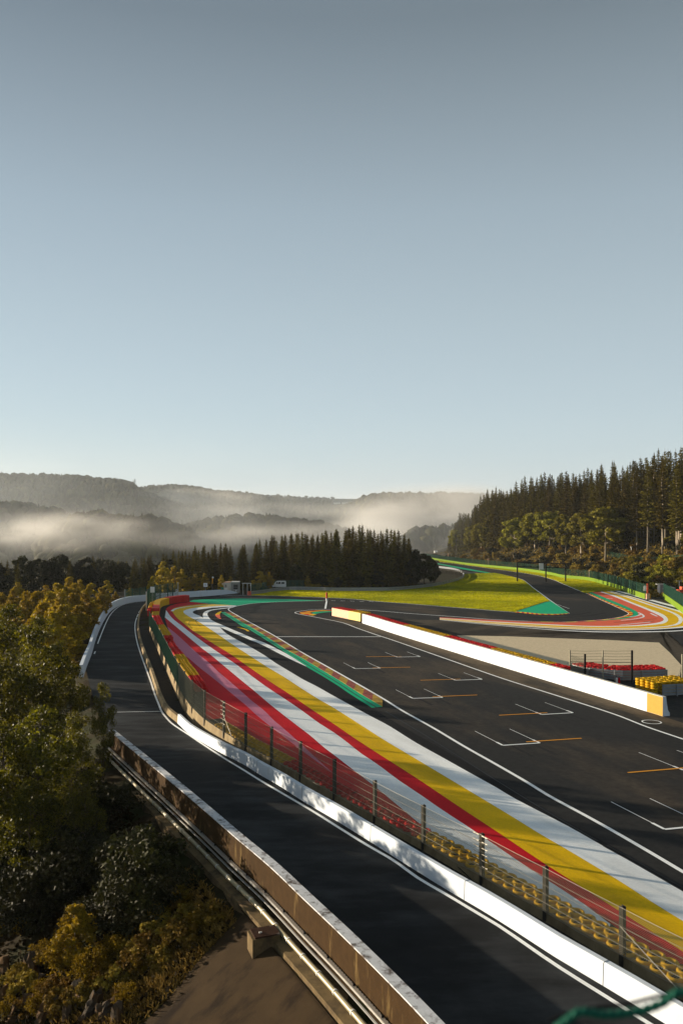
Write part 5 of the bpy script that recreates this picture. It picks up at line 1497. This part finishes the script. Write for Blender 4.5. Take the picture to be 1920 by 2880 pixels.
for i, (px, yt_, Y, w_, lab) in enumerate(FG):
    X = (px - CX) * Y / FOC; z = tz(X, Y); h = ztop(yt_, Y) - z
    w = w_ * (h / 11) ** .5
    plant('olive%d' % (i % 3), Vector((X, Y, z)), (w, w, h / 11), label=lab)
for i, (px, py, s_, lab) in enumerate([(205, 2690, 1.3, "yellow leafed sapling bush standing before the dark hollow"), (255, 2760, 1.0, "golden bush over the rocks, right of the sapling"), (165, 2745, .9, "golden bush over the rocks, left of the sapling"), (110, 2850, .6, "small yellow bush among the rocks at the bottom"), (330, 2700, .7, "small golden bush at the edge of the dry grass"), (20, 2860, .6, "yellow bush in the bottom left corner")]):
    p = hit(px, py, 10, 80); bush('z', p, s_ * .62, lab, "bushes above the rocks")
p = hit(212, 2715, 10, 80)
plant('gold1', p, (.36, .36, .30), label="thin golden sapling rising before the dark hollow at the bottom left", group="golden saplings")
for i in range(16):
    p = hit(rr.uniform(-10, 240), rr.uniform(2600, 2870), 10, 90)
    bush('z' if i % 4 == 0 else 'b', p, rr.uniform(.22, .42), "dry brown bush growing among the rocks in the bottom left corner", "dry bushes among the rocks")
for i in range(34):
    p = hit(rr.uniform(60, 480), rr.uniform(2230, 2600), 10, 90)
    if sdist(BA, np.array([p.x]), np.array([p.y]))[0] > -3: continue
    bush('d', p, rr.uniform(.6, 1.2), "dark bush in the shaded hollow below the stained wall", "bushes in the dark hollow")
for i in range(60):
    u = rr.random(); px = 300 + 380 * u + rr.uniform(-50, 40); py = 2790 - 330 * u + rr.uniform(-60, 60)
    p = hit(px, py, 10, 80)
    if sdist(BA, np.array([p.x]), np.array([p.y]))[0] > -2.2: continue
    bush('b' if i % 3 else 'z', p, rr.uniform(.2, .42), "low dry bush on the slope between the dark hollow and the asphalt slab", "dry bushes on the slope")

# brush on the bank above the far barrier
k = 0
while k < 190:
    i = rr.randrange(0, 13); u = rr.random()
    p = RIGHTB[i].lerp(RIGHTB[min(13, i + 1)], u)
    n_ = nrm(RIGHTB, i) * -1
    q = p + Vector((1, .25, 0)).normalized() * rr.uniform(3, 24)
    if sdist(RA[::-1], np.array([q.x]), np.array([q.y]))[0] > -2 or math.hypot(q.x - 76, q.y - 202) < 15: continue
    q.z = tz(q.x, q.y)
    bush('b' if rr.random() < .6 else 'g', q, rr.uniform(.6, 1.5), "brown or green brush on the bank between lime barrier and forest", "brush on the bank")
    k += 1
for i in range(40):
    px = rr.uniform(1730, 1960); py = rr.uniform(1592, 1656)
    p = hit(px, py, 100, 400)
    if sdist(RA[::-1], np.array([p.x]), np.array([p.y]))[0] > -3.5 or math.hypot(p.x - 76, p.y - 202) < 15: continue
    bush('m' if i % 3 else 'b', p, rr.uniform(1.0, 1.8), "dense green brush on the mound above the cabin at the right", "brush on the mound")

# mesh fence on top of the bank
uf = thing("hillside_fence", "green mesh fence climbing along the bank at the foot of the bare trunks", "fence", hit(1800, 1578, 100, 400))
UF = []
for x, yb in [(1705, 1565), (1722, 1568), (1740, 1572), (1757, 1576), (1774, 1579), (1791, 1582), (1808, 1584), (1825, 1585), (1842, 1584), (1860, 1583), (1880, 1581), (1900, 1580), (1922, 1578)]:
    p = hit(x, yb, 100, 400); UF.append(p)
    m = MB(); m.box(p + Vector((0, 0, .85)), (.1, .1, 1.9)); m.build("post", M['gpost'], uf)
for a, b in zip(UF[:-1], UF[1:]):
    m = MB(); chain(m, a, b, .1, 1.7, .2, .014); m.build("mesh_panel", M['gmesh'], uf)
p = hit(1774, 1572, 100, 400)
t = thing("floodlight_pole", "pale thin pole with a small lamp head standing by the hillside fence", "pole", p)
m = MB(); m.tube([p, p + Vector((0, 0, 3.6))], .12, 6); m.build("pole", M['lgrey'], t)
m = MB(); m.box(p + Vector((0, 0, 3.7)), (.5, .3, .25)); m.build("lamp_head", M['lgrey'], t)

# ---------------------------------------------------------------- slope below the parapet: slab, box, rocks, dry grass
SL = [hit(x, y, 10, 90) for x, y in [(735, 2547), (674, 2587), (640, 2621), (560, 2708), (480, 2808), (400, 2890)]]
SR = [PP[i] + nrm(PP, i) * -1.22 for i in range(80)]
j0 = min(range(80), key=lambda i: (SR[i] - SL[0]).length)
A_, B_ = cr(SL, 30), cr(SR[:j0 + 1][::-1], 30)
m = MB(); nc = 16
for i in range(30):
    for j in range(nc):
        q = A_[i].lerp(B_[i], j / (nc - 1)); q.z = tz(q.x, q.y) + .07
        m.v.append(tuple(q))
for i in range(29):
    for j in range(nc - 1):
        m.f.append((i * nc + j, i * nc + j + 1, (i + 1) * nc + j + 1, (i + 1) * nc + j))
m.build("old_paving", M['slab'], smooth=True, kind="structure")
p = hit(711, 2703, 10, 90); p.z = tz(p.x, p.y)
rzb = .36; ux = Vector((math.cos(rzb), math.sin(rzb), 0)); uy = Vector((-math.sin(rzb), math.cos(rzb), 0))
t = thing("manhole_box", "small concrete shaft with a rusty lid standing on the brown slab", "box", p)
ctr = p + ux * .48 + uy * .36
m = MB(); m.box(ctr + Vector((0, 0, .16)), (.98, .74, 1.1), rzb); m.build("shaft", M['ledge'], t)
m = MB(); m.box(ctr + Vector((.05, .03, .74)), (.9, .68, .05), rzb); m.build("rusty_lid", M['rust'], t)
m = MB(); m.box(ctr + Vector((-.1, -.1, .785)), (.1, .05, .04), rzb); m.build("handle", M['lgrey'], t)
def rock(seed, sx, sy, sz):
    r = random.Random(seed)
    m = MB(); n, k = 7, 6
    for i in range(k):
        t = i / (k - 1); w = 1 - .42 * t
        for j in range(n):
            a = 6.283 * j / n; q = w * r.uniform(.6, 1.25)
            m.v.append((sx * q * math.cos(a), sy * q * math.sin(a), sz * (t * 1.3 - .3) + r.uniform(-.13, .13)))
    for i in range(k - 1):
        for j in range(n): m.f.append((i * n + j, i * n + (j + 1) % n, (i + 1) * n + (j + 1) % n, (i + 1) * n + j))
    m.f.append(tuple((k - 1) * n + j for j in range(n)))
    return m.mesh("rock", M['rock'])
RK = [rock(i, .38, .27, .55) for i in range(5)]
for i, (px, py) in enumerate([(12, 2745), (40, 2760), (58, 2790), (88, 2740), (100, 2760), (122, 2770), (150, 2775), (70, 2810), (62, 2850), (98, 2835), (130, 2850), (160, 2855), (190, 2870), (212, 2815), (220, 2830), (285, 2860), (300, 2870), (330, 2872), (20, 2815), (36, 2870), (240, 2875), (118, 2880), (262, 2840)]):
    p = hit(px, py, 10, 80)
    o = link("rock", RK[i % 5], None, p, rr.uniform(0, 6.28), rr.uniform(.7, 1.25), label="upright brown rock in the crumbling outcrop at the bottom left", cat="rock", group="rocks of the outcrop")
    o.rotation_euler = (rr.uniform(-.3, .3), rr.uniform(-.3, .3), rr.uniform(0, 6))
# dry grass and leaf litter (nobody could count it)
r = np.random.default_rng(3)
pts = []
for i in range(5200):
    u = r.random(); px = 250 + 480 * u + r.uniform(-110, 60); py = 2860 - 400 * u + r.uniform(-110, 110)
    pts.append((px, py))
PX = np.array(pts)
Y0 = []
for px, py in pts[::8]:
    q = hit(px, py, 12, 70); Y0.append((q.x, q.y, q.z))
Y0 = np.array(Y0)
base = np.repeat(Y0, 40, 0); base[:, :2] += r.normal(size=(len(base), 2)) * .28
base[:, 2] = terrain(base[:, 0], base[:, 1])
# keep the grass off the slab
poly_s = np.array([(q.x, q.y) for q in SL] + [(q.x, q.y) for q in B_[::-1]])
def inside(P, x, y):
    c_ = np.zeros(len(x), bool); j = len(P) - 1
    for i in range(len(P)):
        xi, yi = P[i]; xj, yj = P[j]
        t = ((yi > y) != (yj > y)) & (x < (xj - xi) * (y - yi) / (yj - yi + 1e-12) + xi)
        c_ ^= t; j = i
    return c_
base = base[~inside(poly_s, base[:, 0], base[:, 1]) & (sdist(BA, base[:, 0], base[:, 1]) < -1.6)]
n = len(base)
dirs = np.stack([r.normal(size=n) * .5, r.normal(size=n) * .5, r.uniform(.4, 1, n)], 1); dirs /= np.linalg.norm(dirs, axis=1)[:, None]
L = r.uniform(.10, .38, (n, 1))
side = np.cross(dirs, r.normal(size=(n, 3))); side /= np.linalg.norm(side, axis=1)[:, None]
V, F = quads(base + dirs * L * .5, side * .014, dirs * L * .5)
M['dry'] = mat("dry_grass", (0.20, 0.125, 0.03), .9, .4, 2, island=.5, transl=.2)
setp(link("dry_grass", np_mesh("dry_grass", V, F, M['dry'])), label="dry grass and leaf litter on the slope beside the slab", cat="grass", kind="stuff")
# leaf litter and low undergrowth of the whole left slope and of the bank
def litter(name, n, fn, size, m, lab):
    P = fn(n); P[:, 2] = terrain(P[:, 0], P[:, 1]) + r.uniform(0, .35, len(P))
    U, Vv = rand_axes(len(P), size, r)
    V, F = quads(P, U, Vv)
    setp(link(name, np_mesh(name, V, F, m)), label=lab, cat="undergrowth", kind="stuff")
def bankpts(n):
    A = np.array([(p.x, p.y) for p in RIGHTB + RIGHTB2[:1]])
    i = r.integers(0, len(A) - 1, n); u = r.random((n, 1))
    P = A[i] * (1 - u) + A[i + 1] * u
    d = r.uniform(2, 60, n) ** 1.0
    P = P + np.stack([d, d * .3], 1)
    P = P[sdist(RA[::-1], P[:, 0], P[:, 1]) < -2]
    return np.concatenate([P, np.zeros((len(P), 1))], 1)
litter("undergrowth", 42000, bankpts, .55, M['brush'], "brown undergrowth covering the bank and the forest floor")
def slopepts(n):
    i = r.integers(0, 79, n)
    A = np.array([(p.x, p.y) for p in PP])
    P = A[i] + np.stack([-.895 * np.ones(n), -.446 * np.ones(n)], 1) * r.uniform(1.8, 16, (n, 1))
    P = P[~inside(poly_s, P[:, 0], P[:, 1])]
    return np.concatenate([P, np.zeros((len(P), 1))], 1)
M['humus'] = mat("dark_leaf_litter", (0.022, 0.014, 0.004), .9, .4, 1, island=.5, transl=.1)
litter("undergrowth", 26000, slopepts, .16, M['humus'], "leafy undergrowth on the dark slope below the stained wall")

# ---------------------------------------------------------------- green coated wire close to the camera
t = thing("foreground_wire", "blurred green coated wire strand crossing the bottom right corner", "wire", (0.4, 1.25, 12.4))
pts = [ray(x, y, 1.25) for x, y in [(1960, 2800), (1915, 2790), (1893, 2797), (1870, 2816), (1812, 2840), (1766, 2849), (1698, 2854), (1629, 2847), (1594, 2868), (1560, 2895)]]
Q = cr(pts, 70)
for k in range(2):
    S_ = []
    for i, q in enumerate(Q):
        a = i * .8 + k * math.pi
        S_.append(q + Vector((0, math.cos(a) * .0032, math.sin(a) * .0032)))
    m = MB(); m.tube(S_, .0040, 6); m.build("strand", M['gpvc'], t, smooth=True)
t = thing("thin_foreground_wire", "blurred thin dark wire above the green strand in the bottom right corner", "wire", (0.4, 1.3, 12.4))
m = MB(); m.tube([ray(x, y, 1.3) for x, y in [(1930, 2790), (1858, 2800), (1766, 2824), (1629, 2840), (1540, 2870)]], .003, 5); m.build("strand", M['black'], t)
# ---------------------------------------------------------------- far hills with their woods
def hill(crest, D, depth, zlow, label, n_trees, th, seed, treeh=15, deep=0.5):
    r = np.random.default_rng(seed)
    xs = np.linspace(crest[0][0], crest[-1][0], 90)
    ys = np.array([prof(crest, x) for x in xs])
    rows = 14
    V = np.zeros((rows, 90, 3))
    def surf(px, v):
        """v 0 front foot .. 0.8 crest .. 1 back"""
        cy_ = np.interp(px, xs, ys)
        zc = CAM_H - (cy_ - CY) * D / FOC - treeh * 0.8
        Yd = D - depth * (0.8 - v) / 0.8 * (v <= 0.8) + (v > 0.8) * (v - .8) * 5 * depth * deep
        s = np.clip(v / 0.8, 0, 1); s = s * s * (3 - 2 * s) * .6 + s * .4
        z = zlow + (zc - zlow) * s
        z = np.where(v > 0.8, zc - (v - .8) * 5 * (zc - zlow) * .6, z)
        X = (px - CX) * Yd / FOC
        z = z + 4 * wob(X, Yd, 60.0) * (1 - np.abs(v - .8) * 1.1) * (v < .74)
        return X, Yd, z
    vv = np.linspace(0, 1, rows)
    for i, v in enumerate(vv):
        X, Y, z = surf(xs, np.full(90, v)); V[i] = np.stack([X, Y, z], 1)
    idx = np.arange(rows * 90).reshape(rows, 90)
    F = np.stack([idx[:-1, :-1], idx[:-1, 1:], idx[1:, 1:], idx[1:, :-1]], -1).reshape(-1, 4)
    o = link("hill", np_mesh("hill", V.reshape(-1, 3), F, M['hill'], True)); setp(o, kind="structure")
    # woods: small conical and rounded crowns
    px = r.uniform(xs[0], xs[-1], n_trees); v = np.where(r.random(n_trees) < .35, r.uniform(.74, .83, n_trees), r.uniform(0.05, .8, n_trees))
    X, Y, Z = surf(px, v)
    H = treeh * r.uniform(.6, 1.25, n_trees); W_ = np.where(r.random(n_trees) < .55, H * r.uniform(.16, .22, n_trees), H * r.uniform(.28, .42, n_trees))
    con = W_ < H * .25
    k = 6
    a = np.linspace(0, 2 * np.pi, k, endpoint=False)[None, :] + r.uniform(0, 6, (n_trees, 1))
    rings = []
    for (hz, wr_c, wr_r) in ((-.1, .7, .5), (.25, 1.0, .95), (.6, .55, 1.0), (.88, .2, .6)):
        w = np.where(con, wr_c, wr_r)[:, None] * W_[:, None] * r.uniform(.75, 1.25, (n_trees, k))
        rings.append(np.stack([X[:, None] + w * np.cos(a), Y[:, None] + w * np.sin(a), np.repeat((Z + H * hz)[:, None], k, 1) + r.uniform(-.04, .04, (n_trees, k)) * H[:, None]], -1))
    top = np.stack([X, Y, Z + H], -1)[:, None, :]
    VV = np.concatenate(rings + [top], 1)                      # n, 4k+1, 3
    fs = []
    for q in range(3):
        for j in range(k):
            fs.append((q * k + j, q * k + (j + 1) % k, (q + 1) * k + (j + 1) % k, (q + 1) * k + (j + 1) % k + 0))
            fs[-1] = (q * k + j, q * k + (j + 1) % k, (q + 1) * k + (j + 1) % k, (q + 1) * k + j)
    tri = [(3 * k + j, 3 * k + (j + 1) % k, 4 * k, 4 * k) for j in range(k)]
    nb = 4 * k + 1
    FQ = (np.array(fs)[None] + (np.arange(n_trees) * nb)[:, None, None]).reshape(-1, 4)
    FT = (np.array(tri)[:, :3][None] + (np.arange(n_trees) * nb)[:, None, None]).reshape(-1, 3)
    me = bpy.data.meshes.new("far_woods")
    V2 = VV.reshape(-1, 3).astype(np.float32)
    me.vertices.add(len(V2)); me.vertices.foreach_set("co", V2.ravel())
    me.loops.add(FQ.size + FT.size)
    me.loops.foreach_set("vertex_index", np.concatenate([FQ.ravel(), FT.ravel()]).astype(np.int32))
    me.polygons.add(len(FQ) + len(FT))
    ls = np.concatenate([np.arange(len(FQ)) * 4, FQ.size + np.arange(len(FT)) * 3]).astype(np.int32)
    lt = np.concatenate([np.full(len(FQ), 4), np.full(len(FT), 3)]).astype(np.int32)
    me.polygons.foreach_set("loop_start", ls); me.polygons.foreach_set("loop_total", lt)
    me.materials.append(M['farwood']); me.update(calc_edges=True); me.validate()
    setp(link("far_woods", me), label=label, cat="woods", kind="stuff")
    return surf
hill([(-260, 1330), (0, 1337), (100, 1339), (180, 1341), (250, 1346), (330, 1352), (365, 1359), (385, 1372), (410, 1388), (470, 1410), (560, 1440)], 1550, 620, -70, "woods on the high hill at the far left", 5200, 0, 1, 17)
hill([(280, 1392), (340, 1380), (385, 1376), (430, 1369), (500, 1367), (560, 1374), (620, 1384), (680, 1390), (760, 1398), (860, 1404), (940, 1408), (1024, 1411), (1100, 1418)], 2100, 800, -70, "woods on the hill in the middle of the far skyline", 5200, 0, 2, 17)
hill([(900, 1470), (960, 1432), (1000, 1414), (1024, 1405), (1040, 1398), (1090, 1393), (1170, 1392), (1260, 1393), (1340, 1396), (1450, 1400), (1650, 1405)], 1400, 520, -70, "woods on the hill at the right of the far skyline", 4200, 0, 3, 17)
hill([(-260, 1405), (-60, 1418), (0, 1422), (60, 1426), (100, 1432), (150, 1440), (175, 1450), (210, 1475), (260, 1510)], 820, 300, -75, "dark wood on the nearer spur at the left", 2200, 0, 4, 17)
hill([(120, 1520), (180, 1475), (230, 1455), (290, 1452), (330, 1468), (368, 1466), (430, 1468), (480, 1482), (540, 1500)], 640, 240, -75, "misty wood in the valley left of the spruce row", 2000, 0, 5, 16)
hill([(440, 1520), (500, 1490), (560, 1478), (640, 1462), (740, 1458), (800, 1468), (900, 1478), (980, 1500), (1050, 1530)], 880, 330, -75, "misty wood on the low hill behind the spruce row", 2400, 0, 6, 17)
hill([(1120, 1520), (1160, 1508), (1200, 1500), (1250, 1497), (1300, 1494), (1400, 1500)], 760, 160, -60, "pale misty spruces beside the tip of the right-hand forest", 500, 0, 7, 22)
# row of single trees on the far crest
PROTO['crest'] = make_tree("crest_tree", "tiny rounded tree in the row standing along the far crest", "tree", leaf_mesh("crown", 16, 4.2, .25, 260, 2.0, 14, 300, M['farwood'], 1.2, .4)[0], trunk_plain(8, .4, M['bark'], 3), "trees on the far crest")
for i in range(34):
    px = 640 + i * 8.9 + rr.uniform(-3, 3); Y = 2085
    yb = prof([(560, 1386), (680, 1398), (760, 1406), (860, 1411), (940, 1413)], px)
    p = ray(px, yb, Y); h = rr.uniform(15, 22)
    plant('crest', p - Vector((0, 0, 3)), (h / 16 * .9, h / 16 * .9, h / 16))
# far building with pale front, pylon, far lorry
p = ray(985, 1416, 1980)
t = thing("far_grandstand", "long low building with a pale and yellow front on the far crest", "building", p)
m = MB(); m.box(p + Vector((-8, 6, 5)), (66, 12, 9)); m.build("wall", M['grey'], t)
m = MB(); m.box(p + Vector((-10, -.3, .5)), (58, .5, 3)); m.build("pale_strip", M['boardw'], t)
m = MB(); m.box(p + Vector((22, -.6, .8)), (16, .6, 4)); m.build("yellow_strip", M['orange'], t)
m = MB(); m.box(p + Vector((-8, 6, 10)), (70, 15, 1.2)); m.build("roof", M['cark'], t)
p = ray(379, 1374, 1540)
t = thing("lattice_pylon", "tiny lattice pylon on the far skyline at the end of the left hill", "pylon", p)
m = MB()
for sx, sy in ((-1, -1), (1, -1), (1, 1), (-1, 1)): m.tube([p + Vector((sx * 2, sy * 2, 0)), p + Vector((sx * .4, sy * .4, 17))], .35, 4)
for z in (4, 8, 12, 15): m.box(p + Vector((0, 0, z)), (4.6 - z * .2, .4, .4))
m.build("lattice", M['steel'], t, kind="stuff")
for z, w in ((12.5, 9), (15.5, 6)):
    m = MB(); m.box(p + Vector((0, 0, z)), (w, .4, .5)); m.build("arm", M['steel'], t)
p = at(1226, 1572, 0); p = ray(1226, 1559, 640)
t = thing("far_lorry", "tiny white lorry at the end of the track below the forest tip", "lorry", p)
m = MB(); m.box(p + Vector((-.3, 0, 1.6)), (2.2, 5, 2.0)); m.build("cargo_box", M['boardw'], t)
m = MB(); m.box(p + Vector((.9, -3.4, 1.1)), (1.6, 1.6, 1.7)); m.build("cab", M['boardw'], t)
m = MB(); m.box(p + Vector((0, 0, .3)), (3.0, 6, .6)); m.build("chassis", M['black'], t)

# ---------------------------------------------------------------- air: even haze and banks of mist in the valley
def volume_mat(name, color, density, aniso=0.45, noise=None):
    m = bpy.data.materials.new(name); m.use_nodes = True
    N, L = m.node_tree.nodes, m.node_tree.links
    N.remove(N["Principled BSDF"])
    pv = N.new("ShaderNodeVolumePrincipled")
    pv.inputs["Color"].default_value = (*color, 1)
    pv.inputs["Density"].default_value = density
    pv.inputs["Anisotropy"].default_value = aniso
    L.new(pv.outputs[0], N["Material Output"].inputs["Volume"])
    if noise:
        tc = N.new("ShaderNodeTexCoord")
        ln = N.new("ShaderNodeVectorMath"); ln.operation = 'LENGTH'
        L.new(tc.outputs["Object"], ln.inputs[0])
        fall = N.new("ShaderNodeMapRange"); fall.interpolation_type = 'SMOOTHERSTEP'
        fall.inputs[1].default_value = 1.0; fall.inputs[2].default_value = 0.1
        L.new(ln.outputs["Value"], fall.inputs[0])
        geo = N.new("ShaderNodeNewGeometry")
        mp = N.new("ShaderNodeMapping"); mp.inputs["Scale"].default_value = (1, 1, 2.2)
        L.new(geo.outputs["Position"], mp.inputs[0])
        nz = N.new("ShaderNodeTexNoise"); nz.inputs["Scale"].default_value = noise; nz.inputs["Detail"].default_value = 3
        L.new(mp.outputs[0], nz.inputs["Vector"])
        r1 = N.new("ShaderNodeMapRange"); r1.inputs[1].default_value = .42; r1.inputs[2].default_value = .68
        L.new(nz.outputs["Fac"], r1.inputs[0])
        mu = N.new("ShaderNodeMath"); mu.operation = 'MULTIPLY'
        L.new(fall.outputs[0], mu.inputs[0]); L.new(r1.outputs[0], mu.inputs[1])
        mu2 = N.new("ShaderNodeMath"); mu2.operation = 'MULTIPLY'; mu2.inputs[1].default_value = density
        L.new(mu.outputs[0], mu2.inputs[0]); L.new(mu2.outputs[0], pv.inputs["Density"])
    return m
HAZE_DENSITY = 0.00006
m = MB(); m.box((0, 3600, 17.5), (12600, 9200, 235))
m.build("haze", volume_mat("haze_air", (0.90, 0.96, 1.0), HAZE_DENSITY, 0.1), kind="stuff", label="thin morning haze over the whole valley", cat="haze")
bm_s = MB()
for i in range(9):
    for j in range(16):
        a, b = math.pi * i / 8, 2 * math.pi * j / 16
        bm_s.v.append((math.sin(a) * math.cos(b), math.sin(a) * math.sin(b), math.cos(a)))
for i in range(8):
    for j in range(16): bm_s.f.append((i * 16 + j, (i + 1) * 16 + j, (i + 1) * 16 + (j + 1) % 16, i * 16 + (j + 1) % 16))
def mist(px, py, Y, rx, ry, rz_, dens, nscale, lab, tint=(.95, .92, .88)):
    p = ray(px, py, Y)
    mm = volume_mat("mist_air", tint, dens, .35, nscale)
    o = link("mist_bank", bm_s.mesh("mist_bank", mm, True), None, p, 0, (rx, ry, rz_))
    setp(o, label=lab, cat="mist", kind="stuff")
mist(170, 1492, 520, 85, 80, 17, .017, .022, "warm lit mist bank over the dark wood at the left")
mist(10, 1500, 520, 60, 60, 9, .022, .02, "thin mist patch at the left edge beside the warm bank")
mist(720, 1520, 560, 95, 90, 15, .016, .02, "mist bank right behind the spruce row")
mist(1235, 1472, 950, 160, 190, 52, .055, .009, "thick white mist between the far hill and the right-hand forest")
mist(560, 1398, 1480, 220, 160, 22, .006, .012, "pale mist lying along the middle hills")
mist(980, 1490, 700, 90, 90, 14, .014, .02, "mist bank behind the right part of the spruce row")
mist(760, 1440, 1250, 260, 160, 20, .004, .010, "thin mist veil on the slope of the middle hill")
mist(1230, 1545, 640, 60, 60, 14, .012, .02, "mist around the pale spruces at the end of the track")

mist(600, 1450, 1080, 1400, 700, 120, .0006, .004, "broad pale mist filling the far valley between the hills", (.88, .95, 1.0))

mist(560, 1500, 580, 420, 190, 36, .0026, .014, "thin mist hanging in front of the wooded spurs of the valley", (.92, .95, .97))
